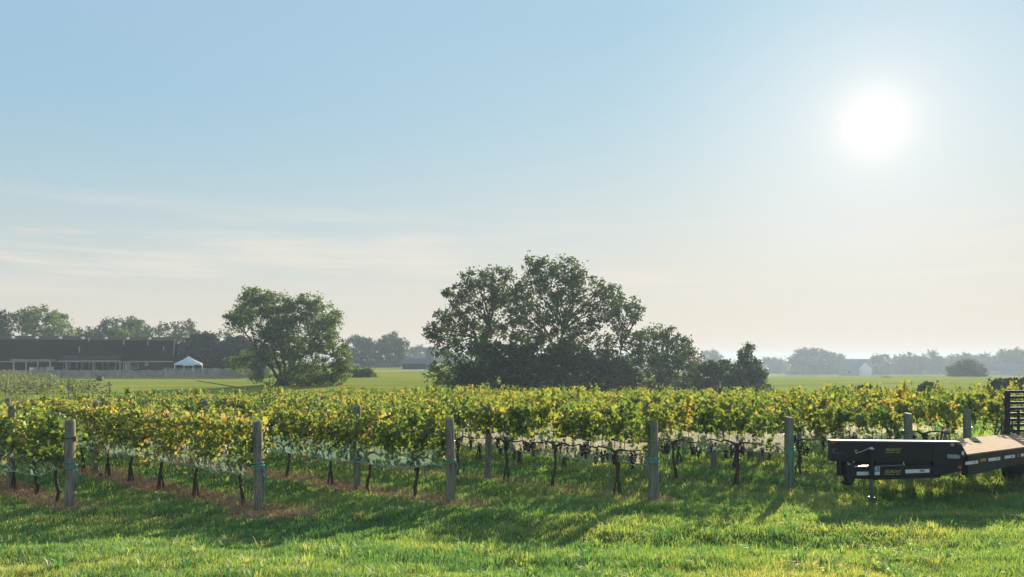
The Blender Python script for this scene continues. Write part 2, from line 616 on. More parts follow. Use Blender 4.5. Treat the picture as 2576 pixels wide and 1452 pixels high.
ax = axis(-1500, 1500, -15, 15, 0.15, 1.10)
ay = axis(-30, 1500, 5, 24, 0.14, 1.07)
GX, GY = np.meshgrid(ax, ay)
GZ = gz(GX, GY)
nx, ny = len(ax), len(ay)
idx = np.arange(nx * ny).reshape(ny, nx)
a_, b_, c_, d_ = idx[:-1, :-1].ravel(), idx[:-1, 1:].ravel(), idx[1:, 1:].ravel(), idx[1:, :-1].ravel()
gme = fast_mesh('ground', np.stack([GX.ravel(), GY.ravel(), GZ.ravel()], 1),
                np.concatenate([np.stack([a_, b_, c_], 1), np.stack([a_, c_, d_], 1)]))
gme.attributes.new('far', 'FLOAT', 'POINT').data.foreach_set('value', sstep(22, 60, GY).ravel().astype(np.float32))
gme.attributes.new('straw', 'FLOAT', 'POINT').data.foreach_set('value', straw_w(GX, GY).ravel().astype(np.float32))
gme.polygons.foreach_set('use_smooth', [True] * len(gme.polygons))
tag(link('ground', gme, M_GROUND), kind='structure')

# dark mown edge running down the far field
mb = MB()
pts = [D(495, 956, 100), D(530, 965, 94), D(575, 976, 87), D(622, 988, 80)]
pl = []
for p in pts:
    p.z = g(p.x, p.y)
    pl.append(p)
for q, w in ((0, 0), ):
    left = [p + Vector((-0.1, 0.0, 0.0)) for p in pl]
    right = [p + Vector((0.15, 0.1, 0.0)) for p in pl]
    top = [p + Vector((0.03, 0.04, 0.07)) for p in pl]
    n = len(pl)
    mb.add(left + top + right, [(i, i + 1, n + i + 1, n + i) for i in range(n - 1)] + [(n + i, n + i + 1, 2 * n + i + 1, 2 * n + i) for i in range(n - 1)])
tag(mb.build('bank', plain('bank_grass', (0.035, 0.05, 0.018), 0.95, var=0.4, scale=3)), kind='structure')

# low hills far away, lost in the haze
mb = MB()
hx = np.linspace(-1400, 1400, 60)
prof = 0 + 6 * vnoise(hx * 0.004, hx * 0 + 3, 4) + 3 * vnoise(hx * 0.02, hx * 0 + 8, 6)
vv = [(x, 1050, -8) for x in hx] + [(x, 1150, p) for x, p in zip(hx, prof)] + [(x, 1400, -8) for x in hx]
mb.add(vv, [(i + k * 60, i + 1 + k * 60, i + 61 + k * 60, i + 60 + k * 60) for k in (0, 1) for i in range(59)])
tag(mb.build('hills', plain('wooded_hill', (0.045, 0.065, 0.03), 0.95, var=0.4, scale=0.05), smooth=True), kind='structure')


# ------------------------------------------------------------------ long dark farm building beyond the field
M_ROOF = plain('dark_shingle', (0.020, 0.0135, 0.0115), 0.95, var=0.25, scale=1.5, spec=0.05)
M_ROOF2 = plain('porch_shingle', (0.06, 0.043, 0.036), 0.95, var=0.2, scale=1.5, spec=0.05)
M_WALL = plain('dark_siding', (0.022, 0.012, 0.010), 0.8, var=0.2, scale=2)
M_TRIM = plain('pale_trim', (0.36, 0.33, 0.29), 0.6)
M_GLASS = plain('dark_pane', (0.03, 0.035, 0.04), 0.12)
M_WHITEP = plain('white_paint', (0.75, 0.75, 0.73), 0.5)
M_FENCE = plain('grey_fence_board', (0.22, 0.215, 0.20), 0.85, var=0.35, scale=1.2)
M_TENT = foliage('tent_fabric', [(0, (0.74, 0.80, 0.88)), (1, (0.78, 0.84, 0.9))], 0.3, (1, 1, 1), 0.02)

HO = Vector((-56.7, 129.0, 0))
HE = Vector((-0.94, -0.34, 0)).normalized()      # along the front, leftwards
HN = Vector((-0.34, 0.94, 0)).normalized()       # into the building
UP = Vector((0, 0, 1))


def zh(zx, zy, off=0.0):
    """front of the building (moved off metres in) at a place of the first close-up -> (s, z)"""
    O = HO + HN * off
    return hit(zx * 0.3727 * 0.67083, (1060 + zy * 0.3727) * 0.67083, O, HE)


def hp(s, d, z):
    return HO + HE * s + HN * d + UP * z


def hbox(mb, s0, s1, d0, d1, z0, z1):
    mb.box(hp((s0 + s1) / 2, (d0 + d1) / 2, (z0 + z1) / 2), (abs(s1 - s0), abs(d1 - d0), abs(z1 - z0)), (HE, HN, UP))


base = g(-58, 128)
house = empty('farm_building', HO + UP * base, 'long low dark brown building with steep shingle roof and porch behind grey fence', 'building')
inv = Matrix.Translation(-Vector(house.location))
HL = 46.0


def hb(mb, name, mat, par=None, **kw):
    """child of the building; mesh coordinates relative to the building's base"""
    o = mb.build(name, mat, house if par is None else par, origin=house.location, **kw)
    return o


mb = MB(); hbox(mb, 0.05, HL, 0, 12, base - 0.3, 2.75); hb(mb, 'wall', M_WALL)
EAVE, BRK, RDG = 2.75, 6.05, 6.75
prof = [(-0.6, EAVE - 0.1), (2.2, BRK), (6.0, RDG), (9.8, BRK), (12.6, EAVE - 0.1), (12.6, EAVE - 0.3), (6.0, RDG - 0.3), (-0.6, EAVE - 0.3)]
mb = MB(); mb.prism([hp(-0.15, d, z) for d, z in prof], HE * (HL + 0.3)); roof = hb(mb, 'roof', M_ROOF)
mb = MB(); hbox(mb, -0.18, HL, -0.66, -0.60, EAVE - 0.34, EAVE - 0.14); hb(mb, 'gutter', M_TRIM)
for zx in (130, 370, 606, 832, 1066, 1285, 1506):      # shiny vents along the ridge break
    s, z = zh(zx, 548, 2.6)
    mb = MB(); c = hp(s, 2.55, BRK + 0.12)
    mb.tube([c, c + UP * 0.18, c + UP * 0.22, c + UP * 0.38], [0.18, 0.18, 0.36, 0.10], 8)
    hb(mb, 'roof_vent', M_WHITEP, roof)
for zx, z0, z1 in ((885, 548, 590), (1243, 575, 622), (1486, 585, 630), (1648, 640, 685), (808, 640, 700)):
    s, zb = zh(zx, z1, 1.4); _, zt = zh(zx, z0, 1.4)
    d = (zb - (EAVE - 0.1)) / (BRK - EAVE + 0.1) * 2.8 - 0.6
    mb = MB(); mb.tube([hp(s, d, zb - 0.2), hp(s, d, zt)], 0.085, 8); hb(mb, 'vent_pipe', M_TRIM, roof)
# porch
s0, zt = zh(1215, 720, -2.4); s1, _ = zh(608, 720, -2.4); _, zl = zh(900, 788, -2.4)
porch_top = EAVE + 0.75
mb = MB()
pr = [(-3.0, zl + 0.05), (0.1, porch_top), (0.1, porch_top - 0.18), (-3.0, zl - 0.12)]
mb.prism([hp(s0, d, z) for d, z in pr], HE * (s1 - s0)); porch = hb(mb, 'porch_roof', M_ROOF2)
mb = MB(); hbox(mb, s0 - 0.05, s1 + 0.05, -3.07, -3.0, zl - 0.16, zl + 0.08); hb(mb, 'fascia', M_TRIM, porch)
for zx in (672, 1208, 940):
    s, _ = zh(zx, 800, -2.8)
    mb = MB(); hbox(mb, s - 0.09, s + 0.09, -2.95, -2.77, base - 0.2, zl - 0.1); hb(mb, 'porch_post', M_TRIM)
# windows and doors
for x0, x1, y0, y1 in ((640, 662, 805, 868), (690, 708, 805, 868), (765, 783, 800, 866), (816, 836, 800, 866), (890, 908, 800, 866), (944, 964, 800, 866),
                       (1026, 1044, 802, 868), (1076, 1096, 802, 868), (1150, 1172, 800, 865), (1312, 1394, 798, 864)):
    sa, za = zh(x1, y0); sb, zb = zh(x0, y1)
    mb = MB(); w = 0.09
    hbox(mb, sa, sb, -0.10, -0.02, za - w, za); hbox(mb, sa, sb, -0.10, -0.02, zb, zb + w)
    hbox(mb, sa, sa + w, -0.10, -0.02, zb + w, za - w); hbox(mb, sb - w, sb, -0.10, -0.02, zb + w, za - w)
    fr = hb(mb, 'window', M_TRIM)
    mb = MB(); hbox(mb, sa + w, sb - w, -0.05, -0.01, zb + w, za - w); hb(mb, 'pane', M_GLASS, fr)
for x0, x1 in ((1240, 1268), (1274, 1304)):
    sa, za = zh(x1, 802); sb, _ = zh(x0, 880)
    mb = MB(); w = 0.13
    hbox(mb, sa, sb, -0.12, -0.02, za - w, za); hbox(mb, sa, sb, -0.12, -0.02, base + 0.05, base + 0.3)
    hbox(mb, sa, sa + w, -0.12, -0.02, base + 0.3, za - w); hbox(mb, sb - w, sb, -0.12, -0.02, base + 0.3, za - w)
    dr = hb(mb, 'door', M_WHITEP)
    mb = MB(); hbox(mb, sa + w, sb - w, -0.06, -0.01, base + 0.3, za - w); hb(mb, 'pane', M_GLASS, dr)
sa, za = zh(1496, 798); sb, zb = zh(1458, 838)
mb = MB(); hbox(mb, sa, sb, -0.28, -0.02, zb, za); hb(mb, 'wall_unit', M_TRIM)
# open pergola at the left end
s_l, zt = zh(112, 778, -4.5); s_r, _ = zh(512, 778, -4.5)
perg = empty('pergola', hp((s_l + s_r) / 2, -3, base), 'pale timber pergola with open roof beams in front of the dark building', 'pergola')
mb = MB()
hbox(mb, s_r, s_l, -4.6, -4.42, zt - 0.2, zt); hbox(mb, s_r, s_l, -1.2, -1.02, zt - 0.2, zt)
for k in range(15):
    s = s_r + (s_l - s_r) * (k + 0.5) / 15
    hbox(mb, s - 0.05, s + 0.05, -4.9, -0.7, zt + 0.002, zt + 0.15)
mb.build('beam', M_TRIM, perg, origin=perg.location)
for zx in (138, 262, 380, 504):
    s, _ = zh(zx, 850, -4.5)
    mb = MB(); hbox(mb, s - 0.1, s + 0.1, -4.6, -4.41, base - 0.2, zt - 0.2); mb.build('post', M_TRIM, perg, origin=perg.location)
# patio furniture showing over the fence
for zx, n_, col in ((310, 1.0, M_WHITEP), (345, 1.1, M_TRIM), (415, 1.0, M_TRIM), (430, 1.0, M_TRIM)):
    s, z = zh(zx, 852, -6)
    mb = MB(); c = hp(s, -6, base)
    for a, b in ((-.22, -.22), (.22, -.22), (-.22, .22), (.22, .22)):
        mb.box(c + HE * a + HN * b + UP * 0.25, (0.05, 0.05, 0.5), (HE, HN, UP))
    mb.box(c + UP * 0.5, (0.5, 0.5, 0.06), (HE, HN, UP)); mb.box(c + HN * 0.24 + UP * 0.95, (0.5, 0.05, 0.85), (HE, HN, UP))
    o = mb.build('patio_chair', col, origin=c); o.location = c
    tag(o, 'small pale patio chair seen over the grey fence beside the pergola', 'chair', 'patio chairs behind the fence')
s, _ = zh(505, 850, -6)
c = hp(s, -6, base)
mb = MB(); mb.box(c + UP * 0.95, (0.95, 0.55, 0.75), (HE, HN, UP)); mb.box(c + UP * 1.4, (1.0, 0.6, 0.12), (HE, HN, UP))
for a in (-.4, .4):
    mb.box(c + HE * a + UP * 0.29, (0.07, 0.5, 0.58), (HE, HN, UP))
mb.box(c + HE * 0.3 - HN * 0.33 + UP * 1.25, (0.5, 0.05, 0.06), (HE, HN, UP))
o = mb.build('grill', plain('grill_grey', (0.35, 0.38, 0.42), 0.4, 0.4), origin=c); o.location = c
tag(o, 'boxy blue grey barbecue grill at the right end of the pergola', 'grill')

# ------------------------------------------------------------------ party tent
tY = 126.0
pk = D(1885 * .25002, (1060 + 735 * .3727) * .67083, tY)
xl = D(1752 * .25002, 0, tY).x; xr = D(2043 * .25002, 0, tY).x
ez = D(0, (1060 + 812 * .3727) * .67083, tY).z
cx_, hw = (xl + xr) / 2, (xr - xl) / 2 * 0.9
tb = g(cx_, tY)
tent = empty('party_tent', (cx_, tY, tb), 'pale blue white peaked party tent beside the dark building', 'tent', rz=math.atan2(-cx_, tY))
N = 24
ring = []
for k in range(N):
    a = 2 * math.pi * (k + 0.5) / N
    q = max(abs(math.cos(a)), abs(math.sin(a)))
    ring.append((math.cos(a) / q * hw, math.sin(a) / q * hw))
top = pk.z - tb
rows = [[(x * f, y * f, top - (top - (ez - tb)) * (f ** 0.75) + 0.0) for x, y in ring] for f in (0.03, 0.35, 0.7, 1.0)]
rows.append([(x, y, ez - tb - 0.28 - 0.10 * math.sin(k * 1.57)) for k, (x, y) in enumerate(ring)])
tv = np.array([p for r_ in rows for p in r_])
tf = []
for i in range(len(rows) - 1):
    for k in range(N):
        a, b = i * N + k, i * N + (k + 1) % N
        tf += [(a, b, b + N), (a, b + N, a + N)]
o = link('canopy', fast_mesh('canopy', tv, np.array(tf), rng.random(len(tv))), M_TENT, tent)
for sx in (-1, -.33, .33, 1):
    for sy in (-1, 1):
        mb = MB(); mb.tube([(sx * hw * .98, sy * hw * .98, 0), (sx * hw * .98, sy * hw * .98, ez - tb)], 0.05, 6)
        mb.build('leg', M_WHITEP, tent)
for k, (tx, hh) in enumerate(((-0.35, .75), (0.15, .75), (0.5, .75))):
    mb = MB(); c = Vector((cx_ + tx * hw * 2 * .6, tY - 1.5, tb))
    mb.tube([c, c + UP * 0.04, c + UP * 0.06, c + UP * 0.7], [0.25, 0.25, 0.05, 0.05], 8)
    mb.tube([c + UP * 0.7, c + UP * 0.75], [0.62, 0.62], 14)
    o = mb.build('patio_table', M_WHITEP, origin=c); o.location = c
    tag(o, 'small round white table in the shade under the party tent', 'table', 'tables under the party tent')

# ------------------------------------------------------------------ grey board fences in front of it
def fence(name, label, pts, h, step, mat):
    p0 = pts[0]
    f = empty(name, (p0[0], p0[1], g(*p0)), label, 'fence')
    o0 = f.location
    mb, rails = MB(), MB()
    for (ax_, ay_), (bx_, by_) in zip(pts[:-1], pts[1:]):
        L = math.hypot(bx_ - ax_, by_ - ay_)
        d = Vector(((bx_ - ax_) / L, (by_ - ay_) / L, 0)); nrm = Vector((-d.y, d.x, 0))
        n = int(L / step)
        for k in range(n):
            q = Vector((ax_, ay_, 0)) + d * (k + 0.5) * step
            q.z = g(q.x, q.y)
            hh = h * random.uniform(0.94, 1.04)
            mb.box(q + UP * (hh / 2), (step * 0.84, 0.025, hh), (d, nrm, UP))
        for zz in (0.3, 0.8):
            a = Vector((ax_, ay_, g(ax_, ay_) + zz * h)); b = Vector((bx_, by_, g(bx_, by_) + zz * h))
            rails.tube([a + nrm * 0.06, b + nrm * 0.06], 0.045, 4)
        for k in range(int(L / 2.4) + 1):
            q = Vector((ax_, ay_, 0)) + d * k * 2.4 + nrm * 0.14
            m2 = MB(); m2.box(Vector((q.x, q.y, g(q.x, q.y) + h * 0.52)), (0.10, 0.10, h * 1.08), (d, nrm, UP))
            m2.build('post', mat, f, origin=o0)
    mb.build('pickets', mat, f, origin=o0)
    rails.build('rail', mat, f, origin=o0)
    return f


fence('board_fence', 'long weathered grey board fence across the field before the dark building', [(-76, 110), (-37, 110.5)], 1.15, 0.17, M_FENCE)
fence('board_fence', 'shorter grey board fence set back to the right of the party tent', [(-58.0 + 0.6, 127), (-38, 122)], 1.25, 0.17, M_FENCE)

# hay lump out on the field
c = D(252, 963, 100); c.z = g(c.x, c.y)
mb = MB(); mb.tube([c + Vector((-.35, 0, .30)), c + Vector((.35, 0, .30))], 0.33, 12)
o = mb.build('straw_bale', plain('old_straw', (0.12, 0.075, 0.035), 0.95, var=0.4, scale=6), origin=c, bevel=0.04); o.location = c
tag(o, 'small brown straw bale lying alone on the far mown field', 'straw bale')

# ------------------------------------------------------------------ far houses and silo
def gable_house(name, label, cx, Y, dx0, dx1, wall_top, ridge, wallm, roofm, depth=8, wins=()):
    a, b = D(dx0, 0, Y).x, D(dx1, 0, Y).x
    zt, zr = D(0, wall_top, Y).z, D(0, ridge, Y).z
    zb = g((a + b) / 2, Y) - 0.2
    o0 = Vector(((a + b) / 2, Y, zb))
    h = empty(name, o0, label, 'house')
    w = b - a
    mb = MB(); mb.box((0, depth / 2, (zt - zb) / 2), (w, depth, zt - zb)); mb.build('wall', wallm, h)
    mb = MB(); mb.prism([(-w / 2 - .4, -.5, zt - zb - .1), (-w / 2 - .4, depth / 2, zr - zb), (-w / 2 - .4, depth + .5, zt - zb - .1)], (w + .8, 0, 0)); mb.build('roof', roofm, h)
    for wx0, wx1, wz0, wz1 in wins:
        mb = MB(); mb.box(((wx0 + wx1) / 2 * w, -0.06, (wz0 + wz1) / 2), ((wx1 - wx0) * w, 0.1, wz1 - wz0)); mb.build('window', M_GLASS, h)
    return h, zb


h1, zb1 = gable_house('far_house', 'hazy white house with grey roof and front gable among far trees', 0, 470, 2128, 2196, 934, 903, plain('dull_white_wall', (.20, .22, .25), .8), plain('grey_roof', (0.16, 0.17, 0.19), 0.8),
                      wins=[(-.42, -.32, 1.5, 3.2), (.1, .2, 1.5, 3.2)], depth=11)
mb = MB(); w = 6.5
mb.prism([(-.2, -2.5, 0), (w - .2, -2.5, 0), (w - .2, -2.5, 4.6), (w / 2 - .2, -2.5, 8.0), (-.2, -2.5, 4.6)], (0, 2.6, 0)); mb.build('front_gable', M_WHITEP, h1)
gable_house('far_shed', 'low dark hazy shed with pale roof at the field edge', 0, 205, 1012, 1082, 914, 902, plain('shed_wall', (0.07, 0.06, 0.06), 0.8), plain('shed_roof', (0.12, 0.12, 0.13), 0.7))
gable_house('far_house', 'low wide hazy house half hidden by trees at the far right', 0, 450, 2515, 2610, 932, 914, plain('tan_wall', (0.25, 0.23, 0.21), 0.8), plain('brown_roof', (0.13, 0.12, 0.13), 0.8))
c = D(1083, 940, 200); zt = D(0, 878, 200).z; zb = g(c.x, 200) - .2
rr = 11 * K * 200
silo = empty('silo', (c.x, 200, zb), 'tall pale white silo standing beside the far shed', 'silo')
mb = MB(); mb.tube([(0, 0, 0), (0, 0, zt - zb)], rr, 20); mb.build('barrel', MATS['dull_white_wall'], silo, smooth=False)
mb = MB(); mb.tube([(0, 0, zt - zb + .002), (0, 0, zt - zb + rr * .35), (0, 0, zt - zb + rr * .6)], [rr * 1.02, rr * .75, rr * .15], 20); mb.build('dome', MATS['dull_white_wall'], silo)

# utility pole with its wire by the far house
c = D(2236, 940, 465)
zb = g(c.x, 465); zt = D(0, 890, 465).z
pole = empty('utility_pole', (c.x, 465, zb), 'thin utility pole with crossarms rising from the far right trees', 'utility pole')
mb = MB(); mb.tube([(0, 0, 0), (0, 0, zt - zb)], [0.17, 0.12], 8); mb.build('shaft', M_TBARK, pole)
mb = MB(); mb.box((0, 0.16, zt - zb - .6), (2.6, .12, .14)); mb.box((0, 0.16, zt - zb - 1.7), (2.2, .12, .14)); mb.build('crossarm', M_TBARK, pole)

# pale gravel lane showing at the foot of the far trees
mb = MB()
ln = [D(940, 932, 172), D(1010, 931, 178), D(1070, 936, 186)]
L_, R_ = [], []
for p in ln:
    L_.append((p.x, p.y - 3, g(p.x, p.y - 3) + .05)); R_.append((p.x, p.y + 3, g(p.x, p.y + 3) + .05))
mb.add(L_ + R_, [(0, 1, 4, 3), (1, 2, 5, 4)])
tag(mb.build('lane', plain('pale_gravel', (0.42, 0.41, 0.38), 0.9, var=.1, scale=.5)), kind='structure')

# ------------------------------------------------------------------ trees
def crown_points(lobes, clump_r, per, dens, r, hollow=0.45):
    """lobes: (centre, (rx, ry, rz)); bunches of leaves fill each lobe, denser towards its skin"""
    C, cl = [], []
    for c, rad in lobes:
        area = rad[0] * rad[2]
        n = max(8, int(9.0 * dens * area / (clump_r * clump_r)))
        d = r.normal(size=(n, 3)); d /= np.linalg.norm(d, axis=1)[:, None]
        rr = hollow + (1 - hollow) * r.random(n) ** 0.6
        q = np.array(c)[None, :] + d * rr[:, None] * np.array(rad)[None, :]
        cl.append(q)
    cl = np.concatenate(cl)
    k = r.integers(int(per * 0.6), int(per * 1.4), len(cl))
    base_ = np.repeat(cl, k, axis=0)
    sc = np.repeat(r.uniform(0.55, 1.25, len(cl)) * clump_r, k)
    off = r.normal(size=(len(base_), 3)) * 0.5
    off[:, 2] *= 0.8
    tone = np.repeat(r.random(len(cl)) * 0.5, k) + r.random(len(base_)) * 0.5
    return base_ + off * sc[:, None], tone, cl


def limb(mb, a, b, r0, r1, sag=0.15, n=5, rr=random):
    a, b = Vector(a), Vector(b)
    L = (b - a).length
    mid = [Vector((rr.uniform(-1, 1), rr.uniform(-1, 1), rr.uniform(0, 1))) * L * 0.06 for _ in range(n + 1)]
    pts, rad = [], []
    for i in range(n + 1):
        t = i / n
        p = a.lerp(b, t) + UP * (math.sin(math.pi * t) * L * sag) + mid[i] * (0 if i in (0, n) else 1)
        pts.append(p); rad.append(r0 + (r1 - r0) * t ** 0.8)
    mb.tube(pts, rad, 6, cap=False)
    return pts


def lobe_tree(name, label, Y, base_dx, lobes_px, leafm, leaf=0.3, clump=0.55, per=22, dens=0.55, trunk_r=0.3, stems=1, fork=0.25,
              depth=0.8, cat='tree', group=None, hollow=0.45, twigs=3, seed=1, spread=0.35, flat=1.0, base_z=None):
    r = np.random.default_rng(seed); rr = random.Random(seed); trunk_r *= 0.62
    bx = D(base_dx, 0, Y).x
    b = Vector((bx, Y, g(bx, Y) if base_z is None else base_z))
    root = empty(name, b, label, cat, group)
    lobes = []
    for (dx, dy, rx, ry) in lobes_px:
        R_ = rx * K * Y
        yo = rr.uniform(-1, 1) * depth * 2.0 * (0.4 + 0.6 * rr.random()) * max(1.0, R_ * 0.6)
        c = D(dx, dy, Y + yo) - b
        lobes.append((tuple(c), (R_, R_ * 0.9, ry * K * Y)))
    pts, tone, cl = crown_points(lobes, clump, per, dens, r, hollow)
    ok = pts[:, 2] > 0.05
    pts, tone = pts[ok], tone[ok]
    V, F, rn = leaves(pts, leaf * r.uniform(0.65, 1.3, len(pts)), LEAF_T, LEAF_F, tone, flat=flat, r=r)
    link('crown', fast_mesh('crown', V, F, rn), leafm, root)
    mb = MB()
    H = max(c[2] + q[2] for c, q in lobes)
    heads = []
    for k in range(stems):
        a = 2 * math.pi * k / max(stems, 1) + rr.random()
        o = Vector((math.cos(a) * trunk_r * 0.9, math.sin(a) * trunk_r * 0.9, -0.2)) if stems > 1 else Vector((0, 0, -0.2))
        tx = (k - (stems - 1) / 2) * H * spread * 0.5 if stems > 1 else rr.uniform(-.2, .2)
        top = Vector((tx, rr.uniform(-.4, .4) * stems * .5, H * fork * rr.uniform(.9, 1.2)))
        limb(mb, o, top, trunk_r * (1 if stems == 1 else .62), trunk_r * (.75 if stems == 1 else .42), 0.0, 4, rr)
        heads.append(top)
    li = 0
    for c, q in lobes:
        c = Vector(c)
        h = min(heads, key=lambda p: (p - c).length)
        r0 = trunk_r * (.42 if stems == 1 else .32)
        if c.z > 0.2 * H:
            limb(mb, h, c, r0, 0.05, 0.04, 5, rr)
            near = [p for p in cl if np.linalg.norm((p - np.array(c)) / np.array(q)) < 1.05]
            for p in rr.sample(near, min(twigs, len(near))):
                limb(mb, c.lerp(h, rr.uniform(0, .35)), p, 0.05, 0.02, 0.02, 3, rr)
        li += 1
    mb.build('trunk', M_TBARK, root, smooth=True)
    return root


# broad many stemmed tree left of the middle
lobe_tree('broadleaf_tree', 'spreading multi stemmed green tree standing alone left of the big tree clump', 88, 715, [
    (655, 768, 50, 40), (610, 790, 42, 34), (690, 760, 48, 34), (640, 745, 40, 22), (600, 815, 34, 26), (585, 798, 22, 18), (655, 815, 42, 32),
    (760, 775, 46, 36), (800, 790, 44, 40), (780, 755, 36, 18), (825, 822, 34, 34), (735, 800, 34, 34), (845, 800, 16, 24),
    (790, 850, 52, 40), (830, 875, 46, 44), (855, 905, 30, 30), (760, 890, 56, 44), (820, 930, 48, 34), (735, 930, 42, 38), (690, 880, 36, 50),
    (640, 900, 34, 32), (605, 915, 34, 24), (700, 840, 30, 40), (780, 955, 40, 22), (850, 950, 26, 24), (650, 945, 30, 22), (725, 870, 40, 44), (700, 800, 40, 34), (715, 835, 44, 34), (860, 930, 24, 28), (750, 940, 50, 30), (690, 960, 40, 20), (815, 965, 40, 16), (670, 855, 34, 34), (740, 965, 40, 16)],
    M_LEAF_B, leaf=0.25, clump=0.5, per=24, dens=0.5, trunk_r=0.55, stems=5, fork=0.34, spread=0.26, depth=0.9, seed=11, hollow=0.35)

# the big clump in the middle
lobe_tree('poplar_tree', 'largest tall dark tree, open leafy crown, in the middle of the clump', 80, 1400, [
    (1345, 665, 28, 24), (1375, 672, 34, 26), (1425, 668, 32, 22), (1455, 680, 26, 26), (1330, 700, 40, 32), (1400, 715, 52, 36), (1460, 720, 40, 34),
    (1310, 745, 42, 34), (1370, 760, 56, 40), (1440, 770, 52, 40), (1490, 750, 34, 34), (1520, 725, 24, 24), (1540, 745, 26, 26), (1505, 790, 36, 34),
    (1350, 810, 46, 34), (1425, 825, 46, 40), (1300, 800, 34, 34), (1480, 830, 34, 30), (1290, 760, 34, 34), (1285, 835, 34, 28), (1380, 860, 40, 26), (1450, 870, 36, 26), (1330, 850, 36, 24)],
    M_LEAF_A, leaf=0.29, clump=0.55, per=20, dens=0.5, trunk_r=0.5, stems=2, fork=0.42, spread=0.2, depth=1.0, seed=21)
lobe_tree('poplar_tree', 'tall dark tree with ragged left side, left part of the middle clump', 82, 1215, [
    (1195, 700, 36, 24), (1240, 690, 34, 20), (1272, 688, 18, 22), (1150, 735, 30, 22), (1210, 730, 48, 32), (1260, 735, 36, 32), (1125, 735, 16, 14),
    (1175, 770, 44, 30), (1235, 780, 46, 34), (1120, 795, 26, 18), (1150, 810, 42, 26), (1095, 830, 30, 16), (1130, 845, 46, 24), (1190, 835, 44, 34),
    (1080, 850, 20, 14), (1245, 840, 40, 36), (1170, 880, 50, 30), (1110, 880, 30, 16), (1120, 925, 38, 28), (1095, 945, 26, 22), (1160, 940, 44, 34), (1110, 970, 30, 16)],
    M_LEAF_A, leaf=0.29, clump=0.55, per=20, dens=0.52, trunk_r=0.45, stems=2, fork=0.4, spread=0.2, depth=1.0, seed=22)
lobe_tree('poplar_tree', 'airy thin leaved tree with bare limbs, right side of the middle clump', 84, 1545, [
    (1545, 735, 24, 22), (1580, 765, 28, 22), (1600, 780, 22, 20), (1570, 795, 30, 20), (1555, 770, 26, 20), (1600, 805, 20, 16),
    (1530, 790, 22, 26), (1525, 850, 26, 26), (1570, 840, 28, 20), (1590, 860, 26, 22), (1545, 880, 28, 22), (1620, 840, 24, 20), (1510, 880, 24, 24), (1612, 868, 26, 24), (1590, 895, 30, 24), (1560, 810, 24, 20)],
    M_LEAF_A, leaf=0.30, clump=0.5, per=16, dens=0.36, trunk_r=0.3, stems=2, fork=0.35, spread=0.25, depth=0.8, seed=23, twigs=6)
lobe_tree('thicket_tree', 'dense dark leafy thicket at the foot of the middle clump, left half', 78, 1250, [
    (1200, 935, 60, 44), (1260, 920, 56, 48), (1320, 930, 60, 46), (1230, 880, 40, 30), (1310, 885, 46, 26), (1180, 970, 60, 24), (1280, 970, 70, 26)],
    M_LEAF_A, leaf=0.32, clump=0.5, per=26, dens=0.75, trunk_r=0.25, stems=3, fork=0.3, depth=0.8, seed=24, hollow=0.2)
lobe_tree('thicket_tree', 'dense dark leafy thicket under the tallest tree, right half of the clump foot', 78, 1450, [
    (1380, 920, 56, 46), (1450, 915, 60, 50), (1520, 925, 56, 44), (1410, 880, 40, 26), (1400, 970, 70, 26), (1510, 970, 70, 28), (1570, 940, 40, 40)],
    M_LEAF_A, leaf=0.32, clump=0.5, per=26, dens=0.75, trunk_r=0.25, stems=3, fork=0.3, depth=0.8, seed=25, hollow=0.2)
lobe_tree('thicket_tree', 'reddish brown fading bush low at the right of the clump', 77, 1575, [
    (1560, 945, 32, 26), (1600, 960, 30, 22), (1540, 970, 34, 18), (1610, 980, 30, 14)],
    M_LEAF_W, leaf=0.28, clump=0.45, per=22, dens=0.5, trunk_r=0.12, stems=3, fork=0.3, depth=0.4, cat='bush', seed=26)
lobe_tree('broadleaf_tree', 'rounded grey green tree just right of the big clump', 90, 1660, [
    (1640, 842, 42, 26), (1685, 845, 28, 22), (1725, 868, 24, 18), (1670, 880, 44, 34), (1625, 895, 44, 36), (1720, 890, 30, 26), (1690, 925, 56, 40), (1640, 945, 56, 36), (1700, 965, 52, 26), (1745, 935, 20, 24)],
    M_LEAF_A, leaf=0.29, clump=0.55, per=22, dens=0.55, trunk_r=0.3, stems=2, fork=0.3, depth=1.0, seed=27, hollow=0.3)
lobe_tree('young_tree', 'thin pale yellowish tree top poking out right of the rounded tree', 100, 1745, [
    (1735, 885, 18, 14), (1755, 900, 16, 14), (1745, 915, 22, 18), (1720, 905, 16, 16)],
    M_LEAF_W, leaf=0.3, clump=0.5, per=14, dens=0.4, trunk_r=0.14, stems=2, fork=0.4, seed=28)
lobe_tree('thicket_tree', 'low dark green bushes between rounded tree and narrow topped tree', 88, 1790, [
    (1770, 945, 36, 30), (1785, 925, 26, 18), (1815, 930, 34, 26), (1790, 975, 56, 20), (1835, 965, 26, 24)],
    M_LEAF_A, leaf=0.32, clump=0.5, per=24, dens=0.65, trunk_r=0.15, stems=3, fork=0.3, depth=0.6, cat='bush', seed=29)
lobe_tree('narrow_tree', 'dark tree with a narrow knob top, last one right of the clump', 92, 1885, [
    (1880, 882, 18, 16), (1872, 905, 20, 14), (1890, 915, 26, 18), (1865, 930, 28, 22), (1905, 940, 28, 26), (1880, 955, 46, 28), (1855, 970, 24, 22), (1915, 970, 24, 22)],
    M_LEAF_A, leaf=0.32, clump=0.5, per=24, dens=0.6, trunk_r=0.22, stems=1, fork=0.3, depth=0.5, seed=30, hollow=0.25)

